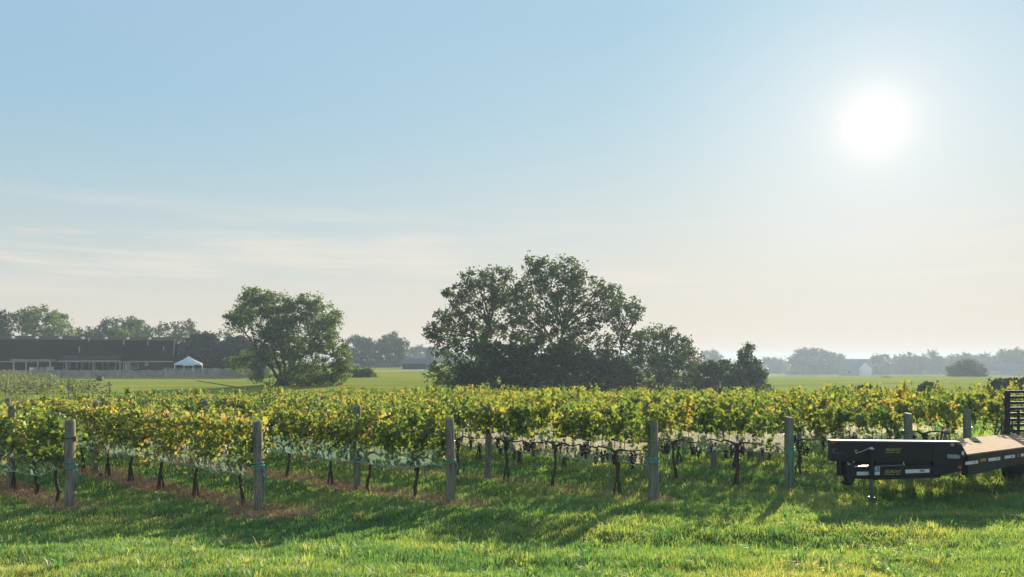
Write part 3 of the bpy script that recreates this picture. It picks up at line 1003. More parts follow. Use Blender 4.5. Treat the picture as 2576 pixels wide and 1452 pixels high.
# trees round the building
lobe_tree('evergreen_tree', 'dark evergreen cut by the left picture edge behind the building', 152, 5, [
    (5, 800, 16, 20), (8, 825, 22, 22), (0, 850, 30, 30), (5, 890, 34, 40)], M_LEAF_D, leaf=0.4, clump=0.7, per=24, dens=0.8, trunk_r=0.3, fork=0.5, seed=41, hollow=0.2)
lobe_tree('broadleaf_tree', 'wide rounded tree rising behind the left end of the building', 150, 112, [
    (70, 795, 34, 22), (110, 790, 42, 22), (145, 805, 34, 22), (55, 820, 30, 22), (100, 825, 50, 26), (160, 830, 34, 22), (110, 860, 60, 30), (185, 845, 18, 16), (40, 800, 14, 14)],
    M_LEAF_B, leaf=0.42, clump=0.75, per=20, dens=0.48, trunk_r=0.4, stems=2, fork=0.4, depth=1.2, seed=42, hollow=0.35)
lobe_tree('broadleaf_tree', 'humped hazy tree rising over the middle of the dark roof', 175, 310, [
    (280, 822, 34, 20), (320, 815, 34, 18), (350, 825, 28, 20), (255, 838, 24, 16), (310, 845, 66, 24), (370, 845, 22, 18), (300, 880, 60, 30)],
    M_LEAF_A, leaf=0.5, clump=0.85, per=20, dens=0.6, trunk_r=0.4, stems=2, fork=0.4, depth=1.0, seed=43, hollow=0.3)
lobe_tree('young_tree', 'small bright yellow green tree top just over the roof ridge', 145, 300, [
    (290, 838, 18, 10), (315, 845, 16, 10), (275, 850, 18, 10), (300, 870, 30, 26)], M_LEAF_B, leaf=0.4, clump=0.6, per=20, dens=0.6, trunk_r=0.2, fork=0.5, seed=44)
lobe_tree('broadleaf_tree', 'low hazy tree in the dip behind the left roof', 178, 225, [
    (215, 835, 22, 14), (240, 842, 20, 12), (222, 860, 40, 22), (205, 850, 18, 16)], M_LEAF_A, leaf=0.5, clump=0.8, per=18, dens=0.5, trunk_r=0.3, fork=0.5, seed=45)
lobe_tree('spindly_tree', 'thin spindly hazy tree behind the right end of the roof', 185, 440, [
    (395, 835, 18, 16), (410, 825, 16, 14), (440, 830, 22, 18), (470, 818, 20, 14), (460, 838, 26, 18), (490, 830, 16, 14), (430, 860, 34, 26), (475, 865, 34, 28), (440, 900, 50, 30)],
    M_LEAF_F, leaf=0.5, clump=0.8, per=16, dens=0.42, trunk_r=0.3, stems=3, fork=0.4, depth=1.0, seed=46, twigs=5)
lobe_tree('evergreen_tree', 'wide very dark evergreen mass right behind the party tent', 142, 510, [
    (505, 855, 30, 20), (475, 880, 26, 24), (530, 865, 28, 26), (500, 900, 46, 36), (545, 900, 32, 38), (470, 920, 30, 30)],
    M_LEAF_D, leaf=0.42, clump=0.6, per=30, dens=1.0, trunk_r=0.3, fork=0.3, depth=0.6, seed=47, hollow=0.1)
lobe_tree('evergreen_tree', 'dark hedge like evergreen between party tent and multi stemmed tree', 140, 600, [
    (575, 880, 28, 28), (600, 870, 28, 24), (630, 885, 32, 28), (590, 915, 40, 30), (640, 920, 34, 30), (670, 900, 26, 30)],
    M_LEAF_D, leaf=0.42, clump=0.6, per=30, dens=1.0, trunk_r=0.3, fork=0.3, depth=0.6, seed=48, hollow=0.1)
lobe_tree('spindly_tree', 'pale feathery tree top showing over the dark evergreens', 170, 590, [
    (560, 845, 20, 14), (590, 850, 24, 14), (620, 858, 20, 14), (590, 880, 40, 26)], M_LEAF_F, leaf=0.48, clump=0.8, per=15, dens=0.4, trunk_r=0.25, stems=2, fork=0.5, seed=49)

# trees in the gap right of the multi stemmed tree
lobe_tree('broadleaf_tree', 'blue hazy rounded tree in the gap beyond the far lane', 270, 985, [
    (985, 855, 28, 20), (960, 872, 24, 18), (1010, 870, 20, 20), (985, 885, 44, 24), (975, 915, 44, 20), (1010, 905, 24, 22)],
    M_LEAF_A, leaf=0.6, clump=0.9, per=22, dens=0.65, trunk_r=0.4, stems=2, fork=0.35, depth=1.0, seed=51, hollow=0.25)
lobe_tree('broadleaf_tree', 'blue hazy tree directly behind the right edge of the multi stemmed tree', 260, 910, [
    (895, 858, 24, 16), (920, 862, 20, 16), (900, 885, 40, 24), (930, 880, 20, 18), (900, 915, 48, 24), (945, 905, 20, 18)],
    M_LEAF_A, leaf=0.6, clump=0.9, per=22, dens=0.6, trunk_r=0.4, stems=2, fork=0.35, depth=1.0, seed=52, hollow=0.25)
lobe_tree('broadleaf_tree', 'very hazy low tree behind the far shed and silo', 380, 1050, [
    (1040, 885, 20, 14), (1060, 880, 18, 12), (1050, 905, 34, 22), (1085, 890, 20, 16), (1110, 895, 22, 18), (1130, 905, 24, 20)],
    M_LEAF_F, leaf=0.7, clump=1.1, per=18, dens=0.7, trunk_r=0.4, fork=0.35, depth=1.0, seed=53, hollow=0.25)
lobe_tree('field_bush', 'low olive green bush on the field right of the multi stemmed tree', 118, 905, [
    (880, 940, 22, 16), (905, 938, 26, 16), (930, 942, 18, 12), (900, 952, 40, 10)], M_LEAF_B, leaf=0.36, clump=0.5, per=24, dens=0.75, trunk_r=0.1, stems=3, fork=0.3, depth=0.4, cat='bush', seed=54, hollow=0.2)

# hazy trees far on the right
FAR = [
    ('pale blue hazy tree just above the low dark bushes', 290, 1790, [(1785, 893, 24, 12), (1800, 900, 18, 12), (1790, 915, 34, 20), (1790, 935, 40, 20)]),
    ('small hazy tree in the gap right of the knob topped tree', 285, 1950, [(1935, 910, 20, 14), (1955, 915, 20, 14), (1945, 935, 34, 18), (1965, 930, 20, 18)]),
    ('widest hazy domed tree on the far right skyline, left part', 265, 2030, [(2020, 890, 26, 14), (2045, 888, 26, 14), (2000, 905, 20, 18), (2030, 915, 40, 26), (2020, 940, 44, 18)]),
    ('widest hazy domed tree on the far right skyline, right part', 268, 2090, [(2075, 895, 26, 14), (2100, 902, 24, 14), (2115, 912, 14, 14), (2085, 920, 40, 24), (2090, 942, 40, 18)]),
    ('low hazy tree hiding the left of the far white house', 262, 2125, [(2130, 925, 14, 12), (2120, 945, 26, 14), (2150, 942, 22, 9), (2190, 946, 20, 8)]),
    ('hazy tree directly right of the far white house', 255, 2210, [(2205, 905, 18, 12), (2220, 902, 16, 12), (2212, 925, 28, 22), (2215, 945, 34, 16)]),
    ('hazy flat topped tree beyond the utility pole', 260, 2275, [(2260, 905, 20, 12), (2290, 900, 22, 12), (2310, 908, 18, 12), (2280, 925, 44, 22), (2280, 945, 44, 14)]),
    ('hazy tree with a small pointed knob on the far right skyline', 262, 2345, [(2342, 888, 9, 9), (2345, 900, 22, 12), (2325, 912, 24, 16), (2350, 930, 40, 22), (2370, 910, 22, 14)]),
    ('hazy round tree behind the half near round tree', 258, 2415, [(2400, 905, 24, 14), (2430, 903, 24, 14), (2415, 925, 44, 24), (2450, 915, 24, 18)]),
    ('hazy low gap tree between skyline trees at the right', 264, 2475, [(2465, 905, 20, 14), (2485, 902, 20, 12), (2475, 925, 40, 24), (2500, 915, 20, 16)]),
    ('tall hazy tree cut by the right picture edge', 250, 2550, [(2530, 892, 24, 12), (2560, 890, 26, 14), (2545, 908, 40, 18), (2575, 905, 22, 22), (2590, 925, 30, 30)]),
]
for k, (lab, Y, bx, lob) in enumerate(FAR):
    Y *= 2.0
    lobe_tree('far_tree', lab, Y, bx, lob, M_LEAF_F, leaf=1.2, clump=1.9, per=20, dens=0.7, trunk_r=0.4, fork=0.3, depth=0.9, seed=60 + k, hollow=0.2, group='hazy trees along the far right skyline', twigs=2)
lobe_tree('broadleaf_tree', 'rounded half hazy tree on the field nearer than the right skyline', 250, 2432, [
    (2430, 918, 26, 14), (2405, 930, 24, 16), (2455, 930, 24, 18), (2430, 942, 44, 16), (2400, 950, 22, 10), (2465, 948, 20, 12)],
    M_LEAF_F, leaf=0.48, clump=0.7, per=22, dens=0.75, trunk_r=0.3, stems=2, fork=0.3, depth=0.7, seed=81, hollow=0.2)
for k, (lab, Y, bx, lob, m_) in enumerate([
    ('hazy rounded bush left of the dark bushes beyond the yellow vines', 230, 2110, [(2110, 968, 16, 12), (2100, 978, 14, 10), (2120, 978, 14, 10)], M_LEAF_F),
    ('hazy dome shaped bush right of the dark bushes beyond the vines', 230, 2228, [(2228, 960, 18, 12), (2218, 970, 18, 12), (2240, 970, 18, 12)], M_LEAF_F),
    ('low flat dark bush showing just above the vines, left of others', 74, 2110, [(2080, 984, 20, 8), (2110, 980, 22, 7), (2135, 984, 20, 9), (2105, 996, 50, 14)], M_LEAF_D),
    ('dark lumpy bush above the vines near the hazy dome bush', 72, 2185, [(2172, 974, 15, 9), (2200, 977, 18, 7), (2222, 980, 14, 6), (2185, 990, 44, 16)], M_LEAF_D),
    ('single small round dark bush above the yellow vines', 70, 2337, [(2337, 966, 14, 8), (2325, 974, 14, 10), (2350, 974, 14, 10), (2337, 990, 26, 20)], M_LEAF_D),
    ('long dark bush above the vines at the right picture edge', 68, 2545, [(2510, 960, 18, 8), (2535, 958, 20, 8), (2565, 960, 22, 8), (2590, 962, 22, 9), (2545, 980, 60, 22)], M_LEAF_D)]):
    lob = [(x, y + (5 if Y < 100 else 0), rx, ry) for x, y, rx, ry in lob]
    lobe_tree('field_bush', lab, Y, bx, lob, m_, leaf=0.3 if Y < 100 else 0.42, clump=0.4 if Y < 100 else .6, per=26, dens=0.9, trunk_r=0.08, stems=3, fork=0.25, depth=0.25, cat='bush', seed=90 + k, hollow=0.15, twigs=1)

# the unbroken far wood that closes the view: one mass
r = np.random.default_rng(140)
wood_Y = 640
n = 5200
dxs = r.uniform(840, 2750, n)
topl = 913 - 11 * vnoise(dxs * .012, dxs * 0 + 2, 141) - 7 * vnoise(dxs * .05, dxs * 0 + 5, 142)
f = r.random(n) ** .75
dys = topl + (945 - topl) * f
yo = wood_Y + r.uniform(-14, 14, n)
P = np.stack([(dxs - 1288) * K * yo, yo, EYE + (908 - dys) * K * yo], 1)
P = np.repeat(P, 5, axis=0) + r.normal(size=(n * 5, 3)) * 1.1
V, F_, rn = leaves(P, r.uniform(1.2, 2.4, len(P)), LEAF_T, LEAF_F, r.random(len(P)), r=r)
tag(link('far_wood', fast_mesh('far_wood', V, F_, rn), M_LEAF_F), 'continuous pale hazy wood along the far horizon', 'wood', kind='stuff')

# ------------------------------------------------------------------ vines
def vine_foliage(seed, bushy=1.0, low=0.0, b0=0.98):
    """a trained vine: upright shoots from the cordon, leaves down every shoot, some tips waving free"""
    r = np.random.default_rng(seed)
    P, tone, sz = [], [], []
    gap = r.uniform(-.7, .7, 2)
    for k in range(int(30 * bushy)):
        x0 = -0.80 + 1.60 * (k + r.random()) / int(30 * bushy)
        if np.min(np.abs(x0 - gap)) < .06 and r.random() < .8:
            continue
        top = 1.56 + 0.11 * r.normal() + 0.10 * np.cos(x0 * 2.2) + (0.32 * r.random() if r.random() < 0.14 else 0)
        bot = b0 + 0.10 * r.normal() - low * r.random() * 0.35
        if r.random() < 0.22:
            bot += 0.35 * r.random()
        n = int(r.uniform(34, 66))
        tt = np.sort(r.random(n)) ** 0.9
        hole = r.random() * 1.3
        tt = tt[np.abs(tt - hole) > .13]
        n = len(tt)
        side = r.choice([-1, 1]) * abs(r.normal()) * 0.10
        drift = r.normal() * 0.12
        z = bot + (top - bot) * tt
        w = 0.07 + 0.07 * np.sin(np.pi * tt)
        P.append(np.stack([x0 + drift * tt + r.normal(size=n) * 0.045, side * (0.4 + tt) + r.normal(size=n) * w, z + r.normal(size=n) * 0.02], 1))
        tone.append(np.clip(r.normal(0.40, 0.13) + r.normal(size=n) * 0.11 + 0.10 * (tt - .5), 0, 1))
        sz.append(np.where(tt > 0.9, 0.055, 0.080) * r.uniform(0.7, 1.3, n))
    for k in range(int(7 * bushy)):     # canes that hang out and down
        x0 = r.uniform(-.8, .8); s = r.choice([-1, 1])
        n = 14; tt = np.linspace(0, 1, n)
        z = r.uniform(1.2, 1.7) + 0.12 * np.sin(tt * 3) - tt ** 2 * r.uniform(.25, .6 + low * .5)
        P.append(np.stack([x0 + tt * r.uniform(-.3, .3) + r.normal(size=n) * .03, s * (0.15 + 0.22 * tt) + r.normal(size=n) * .03, z], 1))
        tone.append(np.clip(r.normal(0.5, 0.15) + r.normal(size=n) * .12, 0, 1)); sz.append(r.uniform(.05, .10, n))
    P = np.concatenate(P); tone = np.concatenate(tone); sz = np.concatenate(sz)
    V, F, rn = leaves(P, sz, VINE_T, VINE_F, tone, hang=0.9, flat=0.6, r=r)
    return fast_mesh('vine_foliage', V, F, rn)


def vine_trunk(seed):
    rr = random.Random(seed)
    mb = MB()
    lean, ly = rr.uniform(-.16, .16), rr.uniform(-.08, .08)
    pts = []
    for i in range(7):
        t = i / 6
        pts.append(Vector((lean * (1 - t) + rr.uniform(-.018, .018), ly * (1 - t) + rr.uniform(-.018, .018), -0.08 + 0.93 * t)))
    k = rr.uniform(.85, 1.2)
    mb.tube(pts, [0.050 * k, 0.036 * k, .031 * k, .028 * k, .027 * k, .030 * k, .042 * k], 7)
    if rr.random() < .4:
        q = pts[3]
        mb.tube([q, q + Vector((.05, .02, -.14)), q + Vector((.07, .03, -.34)), q + Vector((.05, .03, -.5))], [.02, .018, .022, .026], 6)
    top = pts[-1]
    for s in (-1, 1):
        q0 = [top, top + Vector((s * .12, 0, .06))]
        for e in range(1, 6):
            q0.append(top + Vector((s * (.12 + .125 * e), rr.uniform(-.03, .03), .065 + rr.uniform(-.03, .035))))
        mb.tube(q0, [.034 * k, .022, .017, .014, .015, .011, .008], 6)
    for j in range(7):
        x = rr.uniform(-.7, .7)
        mb.tube([Vector((x, 0, .92)), Vector((x + rr.uniform(-.04, .04), rr.uniform(-.05, .05), 1.15)), Vector((x + rr.uniform(-.1, .1), rr.uniform(-.1, .1), 1.6))], [.008, .006, .004], 4)
    me_o = mb
    me = bpy.data.meshes.new('vine_trunk')
    me.from_pydata(mb.v, [], mb.f)
    me.materials.append(M_BARK)
    return me


def grape_mesh(seed):
    rr = random.Random(seed)
    bm = bmesh.new()
    L = rr.uniform(.15, .21)
    for k in range(30):
        t = rr.random()
        w = 0.052 * (1 - t * .75)
        a = rr.random() * 6.28
        q = Vector((math.cos(a) * w * rr.random() ** .5, math.sin(a) * w * rr.random() ** .5, -t * L))
        bmesh.ops.create_icosphere(bm, subdivisions=1, radius=rr.uniform(.012, .017), matrix=Matrix.Translation(q))
    me = bpy.data.meshes.new('grape_cluster'); bm.to_mesh(me); bm.free()
    me.materials.append(M_GRAPE)
    return me


FOL = [vine_foliage(100 + i, 0.85, 0.0, .95) for i in range(7)][:6] + [vine_foliage(120 + i, 0.80, 1.0) for i in range(4)] + [vine_foliage(140 + i, 0.70, 0.0, 1.12) for i in range(6)]
for m_ in FOL:
    m_.materials.append(M_VINE)
TRK = [vine_trunk(200 + i) for i in range(7)]
GRP = [grape_mesh(300 + i) for i in range(5)]

POSTNAME = ['the far left banded post', 'the straw mound post', 'the frayed rope post', 'the broad middle post', 'the long teal rope post', 'the post behind trailer front', 'the post by trailer corner']
ORD = ['nearest', 'second', 'third', 'fourth', 'fifth', 'sixth', 'seventh', 'eighth', 'ninth', 'tenth', 'eleventh', 'twelfth']
LOOK = ['green', 'green', 'yellow green', 'yellowing', 'golden yellow', 'golden', 'golden']
ROWYAW = math.atan2(RD.y, RD.x)
rv = random.Random(5)
NROW = len(ENDS)
START = [0.85, 0.80, 0.85, 0.85, 1.15, 0.9, 0.9] + [0.5] * 5
SPACE = [1.25, 1.52, 1.52, 1.5, 1.55, 1.55, 1.55] + [1.55] * 5
LAST = [6, 11, 16, 20, 22, 22, 22, 24, 24, 24, 24, 24]
for i in range(NROW):
    for k in range(LAST[i]):
        t_ = START[i] + SPACE[i] * k + rv.uniform(-.06, .06)
        p = row_pt(i, t_, rv.uniform(-.03, .03))
        if p.x / p.y < -0.78 or p.x / p.y > 0.80:
            continue
        if i < 7 and k < 12:
            lab = '%s leaved grapevine, %s vine back from %s' % (LOOK[i], ORD[k], POSTNAME[i])
            grp = 'grapevines trained along the trellis rows'
        elif i < 7:
            lab = 'far grapevine merged into the leafy row running back from %s' % POSTNAME[i]
            grp = 'far grapevines of the row from %s' % POSTNAME[i]
        else:
            lab = 'golden grapevine merged in the dense rows beyond the trailer and its ramp'
            grp = 'merged grapevines beyond the trailer'
        v = empty('grapevine', p, lab, 'grapevine', grp, rz=ROWYAW + (math.pi if rv.random() < .5 else 0))
        v.scale = (1.0, rv.uniform(.9, 1.15), rv.uniform(.95, 1.05) * (.95 if i < 3 else 1.0 if i < 6 else 1.07))
        pool = FOL[6:10] if i in (0, 1) else FOL[:6] if i == 2 else FOL[10:]
        link('foliage', rv.choice(pool), None, v)
        link('trunk', rv.choice(TRK), None, v)
        ng = {0: 0, 1: 1, 2: 3, 3: 14, 4: 14, 5: 11, 6: 11}.get(i, 0)
        if k > 7:
            ng = ng // 2
        for j in range(ng):
            o = link('grape_cluster', rv.choice(GRP), None, v)
            o.location = (max(-.8, min(.8, rv.choice((-.45, 0, .4)) + rv.gauss(0, .22))), rv.uniform(-.09, .09), rv.uniform(.76, 1.02))
            s = rv.uniform(.75, 1.45)
            o.scale = (s, s, s)

# ------------------------------------------------------------------ posts
def post_mesh(h, r0, seed, taper=.94, seg=12):
    rr = random.Random(seed)
    mb = MB()
    pts = [Vector((rr.uniform(-.006, .006), rr.uniform(-.006, .006), z)) for z in (-.25, 0, h * .3, h * .6, h - .025)] + [Vector((0, 0, h))]
    rad = [r0 * 1.03, r0 * 1.02, r0, r0 * .98, r0 * taper, r0 * taper * .9]
    mb.tube(pts, rad, seg)
    return mb


def rope_coil(mb, z, r0, turns, rr):
    pts = []
    n = turns * 14
    for i in range(n + 1):
        a = 2 * math.pi * i / 14
        pts.append(Vector((math.cos(a) * (r0 + .012), math.sin(a) * (r0 + .012), z + .10 * (i / n - .5) * turns / 3 + .012 * math.sin(a * .7 + turns))))
    mb.tube(pts, .011, 5)


END_H = [1.55, 1.55, 1.55, 1.53, 1.50, 1.52, 1.56]
END_R = [.092, .088, .086, .102, .098, .090, .088]
END_LAB = ['round grey end post with a dark metal band, far left of the headland', 'split grey end post standing by a dry straw mound',
           'grey end post with one rope loop and short frayed end', 'broad greenish end post with a flat rope band, middle of the headland',
           'square topped end post draped with a long teal rope tail', 'greenish end post rising behind the front box of the trailer',
           'greenish end post rising by the trailer deck corner near the ramp']
END_LEAN = [(.018, -.02), (.026, .01), (.022, .02), (.014, -.01), (.008, .015), (-.006, 0), (.006, 0)]
END_ROPE = [.74, .76, .78, .74, .82, .8, .8]
for i in range(7):
    rr = random.Random(900 + i)
    p = row_pt(i, 0)
    root = empty('end_post', p, END_LAB[i], 'post', 'end posts along the headland of the vineyard')
    root.rotation_euler = (END_LEAN[i][1], -END_LEAN[i][0], 0)
    post_mesh(END_H[i], END_R[i], 40 + i, seg=14).build('shaft', M_POST if i < 3 else M_POSTG, root, smooth=False, bevel=0.0)
    mb = MB()
    if i == 3:
        for q in range(4):
            mb.tube([Vector((math.cos(a) * (END_R[i] + .01), math.sin(a) * (END_R[i] + .01), END_ROPE[i] + q * .022 + .01 * math.sin(a + q))) for a in np.linspace(0, 2 * math.pi, 18)], .012, 5)
    else:
        rope_coil(mb, END_ROPE[i], END_R[i], 4 if i in (0, 1, 4) else 2, rr)
    tail = {0: .34, 1: .52, 2: .30, 3: .0, 4: .72, 5: .3, 6: .3}[i]
    for q in range(5 if i == 4 else 2):
        if tail == 0: break
        a = (-.3 if i < 4 else -1.7) + rr.uniform(-.35, .35)
        L = tail * rr.uniform(.55, 1.0)
        b0 = Vector((math.cos(a), math.sin(a), 0)) * (END_R[i] + .014)
        mb.tube([b0 + UP * (END_ROPE[i] + .02), b0 * 1.25 + UP * (END_ROPE[i] - L * .4) + Vector((rr.uniform(-.03, .03), 0, 0)), b0 * 1.15 + UP * (END_ROPE[i] - L) + Vector((rr.uniform(-.05, .05), 0, 0))], [.011, .010, .008], 5)
    mb.build('rope_tie', M_ROPE, root)
    mb = MB()
    for z in ((1.24,) if i == 0 else (1.15,)):
        mb.tube([Vector((math.cos(a) * (END_R[i] + .004), math.sin(a) * (END_R[i] + .004), z + (.006 * math.sin(a)))) for a in np.linspace(0, 2 * math.pi, 16)], .012 if i == 0 else .004, 5)
    if i == 0:
        mb.box((END_R[i] + .02, -.03, 1.22), (.05, .04, .09))
    mb.build('wire_band', M_WIRE if i else plain('rusty_band', (.10, .075, .06), .7), root)

LINE = {0: [3.4], 1: [7.55, 14.5], 2: [2.83, 9.5, 16.5], 3: [4.35, 11.2, 18], 4: [3.4, 10.3, 17], 5: [4.6, 11.5], 6: [5, 12]}
for i, ts in LINE.items():
    for k, t_ in enumerate(ts):
        p = row_pt(i, t_)
        root = empty('line_post', p, 'trellis post among leaves, %s behind %s' % (ORD[k] if k else 'first', POSTNAME[i]), 'post', 'trellis posts inside the vine rows')
        post_mesh(1.72, .075, 70 + i * 5 + k).build('shaft', M_POSTG if i in (2, 4) else M_POST, root)
        mb = MB()
        for z in (.88, 1.25, 1.55):
            mb.box((0.0, -.078, z), (.03, .02, .02))
        mb.build('wire_staple', M_WIRE, root)

# white steel stakes tied to two young trunks
for i, t_ in ((3, .95), (4, 2.7)):
    p = row_pt(i, t_, -.10)
    mb = MB(); mb.tube([(0, 0, -.1), (0, 0, .95)], .009, 6)
    mb.tube([(0, 0, .95), (0, 0, .97)], .013, 6)
    o = mb.build('training_stake', M_GREYL); o.location = p
    tag(o, 'thin pale training stake beside a vine trunk near %s' % POSTNAME[i], 'stake')

# ------------------------------------------------------------------ wires
for i in range(7):
    L = START[i] + SPACE[i] * min(LAST[i], 14)
    w = empty('trellis_wire', row_pt(i, 0), 'set of thin trellis wires strung back from %s' % POSTNAME[i], 'wire', 'trellis wires of the vine rows')
    for z in (.88, 1.30, 1.65):
        pts = [row_pt(i, L * k / 14) + UP * (z - .012 * (k % 2)) - w.location for k in range(15)]
        pts[0] = UP * min(z, END_H[i] - .1)
        mb = MB(); mb.tube(pts, .0035, 4); mb.build('strand', M_WIRE, w)

# ------------------------------------------------------------------ bird netting furled along the rows
def netting(i, t0, t1, zt, zb, side, label, sag=.03):
    n = int((t1 - t0) / .12)
    rr = random.Random(500 + i)
    V, F = [], []
    o = row_pt(i, t0)
    edge = []
    for k in range(n + 1):
        t = t0 + (t1 - t0) * k / n
        ph = (t - START[i]) / SPACE[i]
        sg = sag * abs(math.sin(math.pi * ph)) + .008 * math.sin(t * 5.1 + i)
        off = .05 + .33 * float(sstep(1.2, 2.6, t)) if i == 0 else .08
        b = row_pt(i, t, side * (off + .05 + .04 * math.sin(t * 2.3)))
        a = row_pt(i, t, side * off)
        zT, zB = zt(t) + .02 * math.sin(t * 7), zb(t) - sg
        for q in range(5):
            f = q / 4
            pt = a.lerp(b, f) + UP * (zT + (zB - zT) * f)
            pt += RP * side * (.07 * math.sin(math.pi * f) + .012 * math.sin(t * 11 + q * 2))
            V.append(pt - o)
        edge.append(V[-1] + Vector((0, 0, 0)))
    for k in range(n):
        for q in range(4):
            a = k * 5 + q
            F += [(a, a + 5, a + 6), (a, a + 6, a + 1)]
    me = fast_mesh('netting', np.array([tuple(v) for v in V]), np.array(F))
    me.polygons.foreach_set('use_smooth', [True] * len(me.polygons))
    root = empty('bird_net', o, label, 'bird net', 'bird nets furled along the vine rows')
    link('mesh_sheet', me, M_NET if i < 3 else M_NET_BACKLIT, root)
    mb = MB()
    mb.tube(edge, [.010 + .005 * abs(math.sin(k * 1.7)) for k in range(len(edge))], 5)
    mb.build('edge_cord', M_NETROPE, root)
    return root


M_NETROPE = plain('net_cord', (.26, .40, .32), .8, var=.25, scale=9)
netting(0, .10, 8.5, lambda t: .84 + .62 * float(sstep(1.9, 3.2, t)), lambda t: .74 - .22 * float(sstep(0, 1.2, t)), -1, 'green bird net pulled up high over the vines at the left picture edge')
netting(1, .10, 16, lambda t: .92, lambda t: .62, -1, 'green bird net sagging under the row of the straw mound post', .02)
netting(2, .05, 20, lambda t: .96, lambda t: .72 - .12 * float(sstep(.2, 1.0, t)), -1, 'pale green bird net under the row of the frayed rope post', .02)
netting(3, .05, 20, lambda t: 1.06, lambda t: .66 + .06 * float(sstep(1, 5, t)), 1, 'bird net coloured pale for backlight behind dark grapes in the row of the broad middle post')
netting(4, .05, 22, lambda t: 1.12, lambda t: .74, 1, 'bird net coloured whitish for backlight under the row of the long teal rope post')
netting(5, .05, 22, lambda t: 1.16, lambda t: .76, 1, 'bird net coloured whitish for backlight under the row of the post behind the trailer front')
netting(6, .05, 22, lambda t: 1.18, lambda t: .78, 1, 'bird net coloured whitish for backlight under the row of the post by the trailer corner')

# ------------------------------------------------------------------ young vineyard far on the left, beyond the near rows
M_YOUNG = foliage('young_vine_leaf', [(0, (.07, .11, .035)), (.6, (.15, .19, .06)), (1, (.24, .24, .10))], .45, (1.3, 1.25, .7), .04)
for k in range(9):
    y0 = 66 + k * 4.2
    d = Vector((1.0, 0.10, 0)).normalized()
    xe = (262 - k * 30 - 1288) * K * y0
    L = 12 + k * 0.8 if k < 4 else 16
    p0 = Vector((xe - L, y0, 0)); o = Vector((p0.x, p0.y, g(p0.x, p0.y)))
    root = empty('young_vine_row', o, 'young staked vine row far left before the grey fence, %s of nine counting from nearest' % ('first' if k == 0 else ORD[k]), 'vine row', 'rows of the young far left vineyard')
    r = np.random.default_rng(700 + k)
    N = int(L * 75)
    tt = r.random(N) * L
    P = np.stack([p0.x + d.x * tt, p0.y + d.y * tt, np.zeros(N)], 1)
    clump_h = .75 + .45 * vnoise(tt * 1.1, tt * 0 + k, 12)
    P[:, 2] = gz(P[:, 0], P[:, 1]) + .35 + r.random(N) * clump_h
    P[:, :2] += r.normal(size=(N, 2)) * .10
    P -= np.array(o)[None, :]
    V, F, rn = leaves(P, r.uniform(.12, .24, N), LEAF_T, LEAF_F, r.random(N), r=r)
    link('foliage', fast_mesh('young_foliage', V, F, rn), M_YOUNG, root)
    for t_ in np.arange(0, L, 1.7):
        x, y = p0.x + d.x * t_, p0.y + d.y * t_
        z = g(x, y)
        mb = MB(); mb.tube([(x, y, z - .1), (x, y, z + 1.45)], .035, 5)
        mb.build('stake', M_POST, root, origin=o)

# ------------------------------------------------------------------ flat deck trailer
TA = Vector((5.90, 14.27, 0)); TB = Vector((8.25, 14.0, 0))
TE = (TB - TA).normalized()                      # along the front face, rightwards
TN = Vector((TE.y, -TE.x, 0))                    # out of the front face, towards the viewer
TR = Vector((1.82, 1.2, 0)).normalized()         # along the long side, away
TRN = Vector((TR.y, -TR.x, 0))
TG = g(7.3, 14.0)
trailer = empty('flatbed_trailer', (7.3, 14.0, TG), 'black flatbed trailer with wooden deck and raised front box parked before the vines', 'trailer')
TO = trailer.location


def zz(x, y):
    return ((3000 + x * 0.37185) * 0.67083, (1420 + y * 0.37185) * 0.67083)


def F(x, y, out=0.0):
    """place on the front face seen at (x, y) of the trailer close-up"""
    O = TA + TN * out
    s, z = hit(*zz(x, y), O, TE)
    return O + TE * s + UP * z


def Sd(x, y, out=0.0):
    O = TB + TRN * out
    s, z = hit(*zz(x, y), O, TR)
    return O + TR * s + UP * z


def tb_(mb, name, mat, par=None, **kw):
    return mb.build(name, mat, par or trailer, origin=TO, **kw)


def decal(corners, n, mat, name, par, th=.003):
    mb = MB(); mb.prism(corners, n * th); return tb_(mb, name, mat, par)


# front box: a raised bulkhead with a pale top edge
mb = MB(); mb.prism([F(315, 632), F(1622, 645), F(1640, 700), F(1640, 838), F(315, 832)], -TN * .22)
box_ = tb_(mb, 'front_box', M_BLACK, bevel=.006)
mb = MB(); mb.prism([F(312, 622, .01), F(1622, 636, .01), F(1622, 645, .01), F(312, 632, .01)], -TN * .24); tb_(mb, 'top_edge', M_EDGE, box_)
# gusset where the box meets the long side
mb = MB(); mb.prism([F(1342, 648, .012), F(1622, 646, .012), F(1692, 776, .012), F(1652, 800, .012), F(1652, 925, .012), F(1400, 985, .012), F(1342, 990, .012)], -TN * .10)
gus = tb_(mb, 'side_gusset', M_BLACK2, bevel=.004)
mb = MB(); mb.tube([F(1345, 862, .02), F(1560, 862, .02)], .008, 5); tb_(mb, 'weld_seam', M_BLACK, gus)
# tongue beam
mb = MB(); mb.prism([F(556, 884, .06), F(1341, 872, .06), F(1341, 990, .06), F(700, 1014, .06), F(556, 1010, .06)], -TN * .12)
tongue = tb_(mb, 'tongue_beam', M_BLACK, bevel=.006)
mb = MB(); mb.prism([F(690, 990, .02), F(1400, 975, .02), F(1400, 992, .02), F(690, 1016, .02)], TN * .09); tb_(mb, 'flange', M_BLACK2, tongue)
mb = MB(); mb.prism([F(770, 834, -.06), F(1338, 838, -.06), F(1338, 880, -.06), F(770, 890, -.06)], -TN * .08); tb_(mb, 'mounting_plate', M_BLACK, tongue)
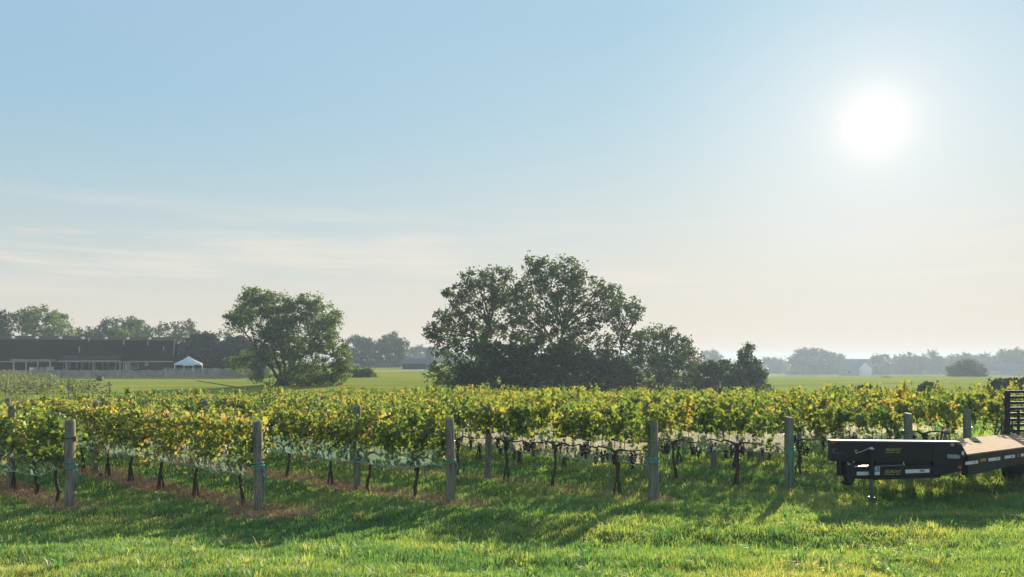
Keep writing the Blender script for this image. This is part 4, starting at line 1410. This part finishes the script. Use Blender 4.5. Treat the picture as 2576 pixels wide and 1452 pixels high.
# coupler with its hook and pintle
mb = MB()
mb.prism([F(468, 880, .10), F(556, 870, .10), F(562, 1010, .10), F(530, 1062, .10), F(480, 1050, .10), F(466, 1000, .10)], -TN * .20)
mb.prism([F(476, 860, .05), F(545, 855, .05), F(545, 882, .05), F(476, 884, .05)], -TN * .10)
cp = tb_(mb, 'coupler', M_BLACK2, bevel=.008)
mb = MB(); c = F(462, 1046, 0)
ringp = [F(520, 1052, 0), F(480, 1062, 0), F(440, 1056, 0), F(418, 1044, 0), F(432, 1036, 0), F(470, 1034, 0)]
mb.tube(ringp, [.03, .03, .026, .016, .022, .03], 8); tb_(mb, 'hitch_ring', M_BLACK, cp, smooth=True)
for (x, y) in ((482, 856), (505, 868), (542, 848), (488, 872)):
    mb = MB(); q = F(x, y, .06); mb.tube([q, q + UP * .025, q + UP * .03], [.012, .012, .006], 6); tb_(mb, 'bolt_head', M_STEEL, cp)
mb = MB(); mb.tube([F(550, 884, .09), F(566, 890, .09)], .017, 8); mb.tube([F(566, 888, .09), F(640, 888, .09)], .012, 8); mb.tube([F(640, 888, .09), F(692, 890, .09)], .009, 8)
tb_(mb, 'actuator_rod', M_STEEL)
mb = MB(); mb.tube([F(560, 876, .08), F(600, 866, .08), F(690, 868, .08)], .006, 5); tb_(mb, 'brake_hose', plain('brown_hose', (.20, .10, .04), .5))
# jack
mb = MB(); mb.box((F(724, 712, .13) + F(724, 1010, .13)) / 2, (.075, .075, (F(724, 712, .13) - F(724, 1010, .13)).length), (TE, TN, UP))
jack = tb_(mb, 'jack_tube', M_BLACK, bevel=.006)
mb = MB(); a, b = F(722, 1010, .13), F(722, 1190, .13)
mb.box((a + b) / 2, (.055, .055, (a - b).length), (TE, TN, UP)); tb_(mb, 'jack_leg', plain('greasy_steel', (.12, .13, .13), .45, .5, var=.3), jack, bevel=.004)
mb = MB(); a = F(724, 1190, .13)
mb.prism([a + TE * -.05 + TN * -.04, a + TE * .05 + TN * -.04, a + TE * .05 + TN * .04, a + TE * -.05 + TN * .04], UP * -.09)
a2 = a - UP * .09
gzj = g(a.x, a.y)
mb.box((a2 + Vector((a.x, a.y, gzj + .02))) / 2, (.06, .06, max(.02, a2.z - gzj - .02)), (TE, TN, UP))
mb.box(Vector((a.x, a.y, gzj + .012)), (.16, .16, .02), (TE, TN, UP)); tb_(mb, 'jack_foot', MATS['greasy_steel'], jack)
mb = MB(); mb.tube([F(702, 712, .13), F(748, 712, .13)], .014, 8); mb.tube([F(724, 706, .13), F(724, 690, .13)], [.024, .018], 8); tb_(mb, 'jack_cap', M_STEEL, jack)
mb = MB(); mb.tube([F(720, 692, .15), F(690, 704, .16), F(640, 728, .17), F(570, 752, .18)], .007, 6); mb.tube([F(570, 752, .18), F(555, 722, .18), F(578, 724, .18)], .010, 6)
tb_(mb, 'jack_crank', M_STEEL, jack)
mb = MB(); mb.tube([F(760, 882, .075), F(900, 877, .075), F(1050, 870, .075)], .005, 5); tb_(mb, 'safety_cable', M_WIRE)
mb = MB(); mb.tube([F(1056, 872, .08), F(1048, 862, .085), F(1040, 848, .08), F(1050, 842, .08)], .009, 6); tb_(mb, 'cable_hook', M_STEEL)
# long side
L_ = 7.4
zt_, zb_ = .885, .60
mb = MB()
r0 = TB + TR * .02
mb.prism([r0 + UP * (zt_ - .03), r0 + TR * L_ + UP * (zt_ - .03), r0 + TR * L_ + UP * (zb_ + .02), r0 + TR * 2.2 + UP * (zb_ - .02), r0 + UP * (.52)], -TRN * .12)
rail = tb_(mb, 'side_rail', M_BLACK2, bevel=.005)
mb = MB(); mb.prism([r0 + UP * zt_ + TRN * .012, r0 + TR * L_ + UP * zt_ + TRN * .012, r0 + TR * L_ + UP * (zt_ - .03) + TRN * .012, r0 + UP * (zt_ - .03) + TRN * .012], -TRN * .14); tb_(mb, 'rail_lip', M_BLACK, rail)
A0 = TA + TR * .15
far = TA + TR * (L_ - .2)
mb = MB(); mb.prism([A0 + UP * (zt_ - .1), far + UP * (zt_ - .1), far + UP * .48, A0 + UP * .48], TRN * .1); tb_(mb, 'side_rail', M_BLACK2)  # far rail deepened to block light and darken the shadow under the deck
for k in range(8):
    a = TB + TR * (.6 + .85 * k) - TRN * .12; b = TA + TR * (.6 + .85 * k + .3) + TRN * .12
    mb = MB(); mb.tube([Vector((a.x, a.y, .74)), Vector((b.x, b.y, .74))], .05, 6); tb_(mb, 'cross_member', M_BLACK)
yaw = math.atan2(TR.y, TR.x)
M_DECK = plank_material('deck_planks', (.34, .225, .13), (.51, .37, .235), 1 / .19, rot=-yaw)
mb = MB(); i0 = -TRN * .02
mb.prism([TB + i0 + UP * (zt_ + .003), TB + i0 + TR * L_ + UP * (zt_ + .003), TA + TR * L_ + UP * (zt_ + .003), TA + TR * .1 + UP * (zt_ + .003)], UP * .02); tb_(mb, 'deck', M_DECK)
for t_, w_ in ((1.35, .9), (1.85, 1.1), (2.4, 1.0)):
    q = TB + TR * t_ - TRN * w_ + UP * (zt_ + .024)
    mb = MB(); mb.tube([q, q + UP * .012, q + UP * .016], [.05, .05, .02], 8); tb_(mb, 'tie_down_ring', M_TYRE)
# writing and marks
def lettering(txt, size, shear, extr=.0015):
    cu = bpy.data.curves.new('letters', 'FONT')
    cu.body = txt; cu.size = size; cu.shear = shear; cu.extrude = extr; cu.offset = size * .012
    o = bpy.data.objects.new('letters', cu); COL.objects.link(o)
    bpy.context.view_layer.update()
    me = bpy.data.meshes.new_from_object(o.evaluated_get(bpy.context.evaluated_depsgraph_get()))
    bpy.data.objects.remove(o)
    return me


def put_text(txt, x0, x1, y0, y1, out, mat, name, par, shear=.22, face=None):
    face = face or F
    me = lettering(txt, 1.0, shear)
    co = np.array([v.co for v in me.vertices])
    lo, hi = co.min(0), co.max(0)
    p0, p1, p2 = face(x0, y1, out), face(x1, y1, out), face(x0, y0, out)
    ux, uy = p1 - p0, p2 - p0
    n = ux.cross(uy).normalized()
    for v in me.vertices:
        a, b = (v.co.x - lo[0]) / (hi[0] - lo[0]), (v.co.y - lo[1]) / (hi[1] - lo[1])
        v.co = p0 + ux * a + uy * b + n * (.0015 if v.co.z > 0 else 0) - TO
    me.update()
    return link(name, me, mat, par)


for (x0, x1, y0, y1, out, par, m_) in ((868, 1022, 700, 731, .003, box_, M_GOLD), (856, 1024, 919, 951, .063, tongue, M_GOLD)):
    put_text('BELMONT', x0, x1, y0, y1, out, m_, 'lettering', par)
    # the fine strapline under the name
    mb = MB()
    xs = np.linspace(x0 - 6, x1 - 8, 15)
    for q in range(14):
        if q in (9,): continue
        mb.prism([F(xs[q], y1 + 8, out), F(xs[q + 1] - 3, y1 + 8, out), F(xs[q + 1] - 4, y1 + 17, out), F(xs[q] - 1, y1 + 17, out)], TN * .002)
    tb_(mb, 'strapline', M_GOLD, par)
for (x0, x1, ya, yb, dy, rx) in ((572, 805, 938, 936, 34, 706), (1062, 1306, 916, 910, 36, 1208)):
    decal([F(x0, ya, .062), F(x1, yb, .062), F(x1, yb + dy, .062), F(x0, ya + dy + 2, .062)], TN, M_WHITE, 'reflector', tongue)
    decal([F(rx, (ya + yb) / 2 + 8, .066), F(rx + 46, (ya + yb) / 2 + 8, .066), F(rx + 46, (ya + yb) / 2 + 24, .066), F(rx, (ya + yb) / 2 + 24, .066)], TN, M_RED, 'red_mark', tongue, .002)
st = decal([F(752, 886, .062), F(806, 884, .062), F(806, 928, .062), F(752, 928, .062)], TN, plain('pale_blue_sticker', (.42, .52, .62), .5), 'sticker', tongue)
for (x, w_, y0, y1) in ((768, 7, 893, 919), (782, 12, 893, 919)):
    decal([F(x, y0, .066), F(x + w_, y0, .066), F(x + w_, y1, .066), F(x, y1, .066)], TN, M_BLUE if w_ > 8 else M_WHITE, 'sticker_mark', st, .002)
decal([F(328, 705, .002), F(382, 703, .002), F(380, 709, .002), F(348, 711, .002), F(346, 742, .002), F(328, 744, .002)], TN, plain('scuff', (.12, .12, .13), .7), 'scuff_mark', box_)
decal([F(330, 748, .002), F(448, 746, .002), F(448, 751, .002), F(330, 755, .002)], TN, MATS['scuff'], 'scuff_mark', box_)
decal([F(1486, 762, .014), F(1596, 766, .014), F(1612, 780, .014), F(1612, 806, .014), F(1486, 802, .014)], TN, M_GREYL, 'data_plate', gus)
decal([F(1632, 730, .014), F(1654, 732, .014), F(1654, 770, .014), F(1632, 770, .014)], TN, M_WHITE, 'white_sticker', gus)
for (x, y, r_, m_) in ((1535, 665, 18, M_GREYL), (1610, 892, 16, M_ORANGE)):
    mb = MB(); q = F(x, y, .013); mb.tube([q, q + TN * .015], r_ * .0018, 12); tb_(mb, 'round_lamp', m_, gus)
for (x0, x1, y) in ((318, 362, 640), (1588, 1618, 652)):
    decal([F(x0, y, .014), F(x1, y, .014), F(x1, y + 12, .014), F(x0, y + 12, .014)], TN, M_ORANGE, 'marker_light', box_, .012)
for (x0, x1, ya, yb, dy, m_, nm) in ((1668, 1796, 838, 822, 32, M_WHITE, 'reflector'), (1900, 2018, 802, 787, 32, M_WHITE, 'reflector'), (2065, 2166, 777, 765, 30, M_WHITE, 'reflector'),
                                     (2226, 2320, 757, 745, 28, M_WHITE, 'reflector'), (1818, 1876, 808, 801, 30, M_GOLD, 'gold_label'), (2190, 2204, 758, 756, 30, M_ORANGE, 'marker_light')):
    o = decal([Sd(x0, ya, .004), Sd(x1, yb, .004), Sd(x1, yb + dy, .004), Sd(x0, ya + dy, .004)], TRN, m_, nm, rail)
    if nm == 'reflector':
        decal([Sd(x0 + (x1 - x0) * .66, yb + 10 + (ya - yb) * .3, .008), Sd(x0 + (x1 - x0) * .82, yb + 9 + (ya - yb) * .2, .008), Sd(x0 + (x1 - x0) * .82, yb + 19 + (ya - yb) * .2, .008), Sd(x0 + (x1 - x0) * .66, yb + 20 + (ya - yb) * .3, .008)],
              TRN, M_RED, 'red_mark', o, .002)
# wheels under the deck
for t_ in (6.0,):
    for side, base_ in ((1, TB - TRN * .45), (-1, TA + TRN * .45)):
        q = base_ + TR * t_
        gq = g(q.x, q.y) + .36
        c = Vector((q.x, q.y, gq))
        mb = MB()
        mb.tube([c - TRN * .12, c - TRN * .10, c + TRN * .10, c + TRN * .12], [.29, .36, .36, .29], 24)
        wh = tb_(mb, 'wheel', M_TYRE, bevel=.01)
        mb = MB(); s_ = TRN * side
        mb.tube([c + s_ * .122, c + s_ * .13], [.19, .16], 16); tb_(mb, 'rim', M_GREYL, wh)
    a = TB - TRN * .4 + TR * t_; b = TA + TRN * .4 + TR * t_
    gq = g(a.x, a.y) + .36
    mb = MB(); mb.tube([Vector((a.x, a.y, gq)), Vector((b.x, b.y, gq))], .06, 8); tb_(mb, 'axle', M_BLACK)
# loading ramp folded upright at the far side
rc = Vector((11.2, 17.75, 0))
xl_, _ = 0, 0
RE = Vector((1, .12, 0)).normalized(); RNn = Vector((RE.y, -RE.x, 0))


def Rp(x, y):
    s, z = hit(*zz(x, y), rc, RE)
    return rc + RE * s + UP * z


wl = (Rp(2075, 300) - rc).dot(RE)
ztop = Rp(2150, 118).z
W_ = .74
mb = MB()
for xx in (wl + .04, wl + W_ - .04):
    mb.box(rc + RE * xx + UP * ((ztop + .55) / 2), (.09, .08, ztop - .55), (RE, RNn, UP))
ramp = tb_(mb, 'loading_ramp', M_BLACK, bevel=.004)
mb = MB()
for k in range(11):
    z = ztop - .03 - k * .128
    if z < .6: break
    mb.box(rc + RE * (wl + W_ / 2) + UP * z, (W_ - .182, .06, .062), (RE, RNn, UP))
tb_(mb, 'rung', M_BLACK, ramp)
mb = MB(); mb.box(rc + RE * (wl + W_ / 2 - .02) + RNn * -.045 + UP * ((ztop - .45 + .62) / 2), (.07, .02, ztop - .45 - .62), (RE, RNn, UP)); tb_(mb, 'ramp_spine', M_BLACK, ramp)
mb = MB(); mb.tube([rc + RE * (wl + .02) + UP * 1.32, rc + RE * (wl - .32) + TN * .1 + UP * .86], .016, 6); tb_(mb, 'ramp_strut', M_BLACK, ramp)

# ------------------------------------------------------------------ grass
def blades(n, y0, y1, h, w, seed, power=1.0, margin=1.6):
    """n grass blades between y0 and y1, thinning out with distance"""
    r = np.random.default_rng(seed)
    u = r.random(n)
    Y = 1 / (1 / y0 + (1 / y1 - 1 / y0) * u) if power == 1 else y0 + (y1 - y0) * u
    X = (r.random(n) * 2 - 1) * (0.665 * Y + margin)
    patch = vnoise(X * .8, Y * 1.5, 41) * .6 + vnoise(X * 2.6, Y * 3.4, 42) * .4
    st = straw_w(X, Y)
    keep = r.random(n) > st * .93
    X, Y, patch = X[keep], Y[keep], patch[keep]
    n = len(X)
    Z = gz(X, Y)
    k = (Y / 10.0)
    tuft = vnoise(X * 4.6, Y * 5.2, 43)
    H = h * (0.30 + 0.95 * patch + 1.1 * tuft ** 3) * r.uniform(.55, 1.35, n) * np.where(r.random(n) < .035, 1.7, 1.0)
    Wd = w * r.uniform(.6, 1.3, n) * np.clip(k, .8, 3)
    a = r.random(n) * 2 * np.pi
    lean = H * r.uniform(.15, .85, n)
    la = r.random(n) * 2 * np.pi
    dx, dy = np.cos(la) * lean, np.sin(la) * lean
    wx, wy = np.cos(a) * Wd, np.sin(a) * Wd
    V = np.zeros((n, 5, 3))
    V[:, 0] = np.stack([X - wx, Y - wy, Z - .01], 1)
    V[:, 1] = np.stack([X + wx, Y + wy, Z - .01], 1)
    V[:, 2] = np.stack([X - wx * .8 + dx * .35, Y - wy * .8 + dy * .35, Z + H * .6], 1)
    V[:, 3] = np.stack([X + wx * .8 + dx * .35, Y + wy * .8 + dy * .35, Z + H * .6], 1)
    V[:, 4] = np.stack([X + dx, Y + dy, Z + H * (1 - .25 * (lean / H) ** 2)], 1)
    T = np.array([(0, 1, 3), (0, 3, 2), (2, 3, 4)])
    Fc = (T[None] + (np.arange(n) * 5)[:, None, None]).reshape(-1, 3)
    big = vnoise(X * .35, Y * .6, 77)
    dry = sstep(.55, .8, vnoise(X * .9, Y * 1.6, 78)) * .24 + .10 * sstep(-2, 9, X) * sstep(12, 8, Y)
    tone = np.clip(.04 + .42 * big + dry - .12 * tuft + r.normal(size=n) * .16 + np.where(r.random(n) < .06, .45, 0), 0, 1)
    return V.reshape(-1, 3), Fc, np.repeat(tone, 5)


def tufts(n, y0, y1, seed):
    """taller tussocks and weeds standing out of the mown turf"""
    r = np.random.default_rng(seed)
    u = r.random(n)
    Y0 = 1 / (1 / y0 + (1 / y1 - 1 / y0) * u)
    X0 = (r.random(n) * 2 - 1) * (0.665 * Y0 + 1.5)
    ok = r.random(n) > straw_w(X0, Y0) * .9
    X0, Y0 = X0[ok], Y0[ok]
    m = r.integers(14, 46, len(X0))
    size = np.repeat(r.uniform(.5, 1.25, len(X0)), m)
    tone0 = np.repeat(np.clip(r.normal(.25, .16, len(X0)), 0, 1), m)
    X, Y = np.repeat(X0, m), np.repeat(Y0, m)
    N = len(X)
    a = r.random(N) * 2 * np.pi
    d = r.random(N) ** .7 * .10 * size
    X = X + np.cos(a) * d; Y = Y + np.sin(a) * d
    Z = gz(X, Y)
    H = .13 * size * r.uniform(.5, 1.15, N)
    Wd = r.uniform(.0035, .0085, N) * size
    ln = H * r.uniform(.25, 1.0, N)
    dx, dy = np.cos(a) * ln, np.sin(a) * ln
    wx, wy = -np.sin(a) * Wd, np.cos(a) * Wd
    V = np.zeros((N, 5, 3))
    V[:, 0] = np.stack([X - wx, Y - wy, Z - .01], 1); V[:, 1] = np.stack([X + wx, Y + wy, Z - .01], 1)
    V[:, 2] = np.stack([X - wx + dx * .35, Y - wy + dy * .35, Z + H * .65], 1); V[:, 3] = np.stack([X + wx + dx * .35, Y + wy + dy * .35, Z + H * .65], 1)
    V[:, 4] = np.stack([X + dx, Y + dy, Z + H * (1 - .4 * (ln / H) ** 2)], 1)
    T = np.array([(0, 1, 3), (0, 3, 2), (2, 3, 4)])
    return V.reshape(-1, 3), (T[None] + (np.arange(N) * 5)[:, None, None]).reshape(-1, 3), np.repeat(np.clip(tone0 + r.normal(size=N) * .12, 0, 1), 5)


parts = [blades(330000, 6.0, 15.0, .062, .0038, 1), blades(130000, 13.0, 25.0, .085, .0050, 2), blades(45000, 22, 46, .17, .009, 3, margin=3), tufts(1000, 6.5, 20, 4)]
Vs, Fs, Ts, o_ = [], [], [], 0
for v, f, t_ in parts:
    Vs.append(v); Fs.append(f + o_); Ts.append(t_); o_ += len(v)
tag(link('grass', fast_mesh('grass', np.concatenate(Vs), np.concatenate(Fs), np.concatenate(Ts)), M_GRASS),
    'thick uneven green grass in front of and between the vine rows', 'grass', kind='stuff')

# dry straw lying along the foot of the rows
r = np.random.default_rng(9)
n = 420000
X = r.uniform(-14, 12, n); Y = r.uniform(12.0, 27, n)
sw = straw_w(X, Y)
k = r.random(n) < sw * .95
X, Y, sw = X[k], Y[k], sw[k]
n = len(X)
Z = gz(X, Y)
L = r.uniform(.05, .20, n); a = r.random(n) * 2 * np.pi
up = np.where(r.random(n) < .25, r.uniform(.3, 1.0, n), r.uniform(0, .25, n))
hump = .09 * np.clip(sw, 0, 1) * vnoise(X * 2, Y * 2, 23)
dirs = np.stack([np.cos(a) * np.cos(up), np.sin(a) * np.cos(up), np.sin(up)], 1)
perp = np.stack([-np.sin(a), np.cos(a), np.zeros(n)], 1) * r.uniform(.003, .006, n)[:, None]
c = np.stack([X, Y, Z + .012 + hump * r.random(n)], 1)
V = np.zeros((n, 3, 3))
V[:, 0] = c - perp; V[:, 1] = c + perp; V[:, 2] = c + dirs * L[:, None]
tag(link('dry_straw', fast_mesh('dry_straw', V.reshape(-1, 3), np.arange(n * 3).reshape(-1, 3), np.repeat(r.random(n), 3)), M_STRAW),
    'rusty dry straw and dead grass along the foot of the vine rows', 'straw', kind='stuff')

# ------------------------------------------------------------------ morning mist: one box of air round everything
HAZE_DENSITY = 0.00075
hz = bpy.data.materials.new('morning_haze')
hz.use_nodes = True
t = NT(hz.node_tree)
out = t.n('ShaderNodeOutputMaterial')
pv = t.n('ShaderNodeVolumePrincipled')
pv.inputs['Color'].default_value = (0.57, 0.70, 0.84, 1)
pv.inputs['Density'].default_value = HAZE_DENSITY
pv.inputs['Anisotropy'].default_value = 0.15
t.l(pv.outputs[0], out.inputs['Volume'])
mb = MB()
mb.box((0, 770, 3.75), (3300, 1700, 23.5))
tag(mb.build('haze', hz), 'thin bluish morning mist lying over the fields', 'haze', kind='stuff')
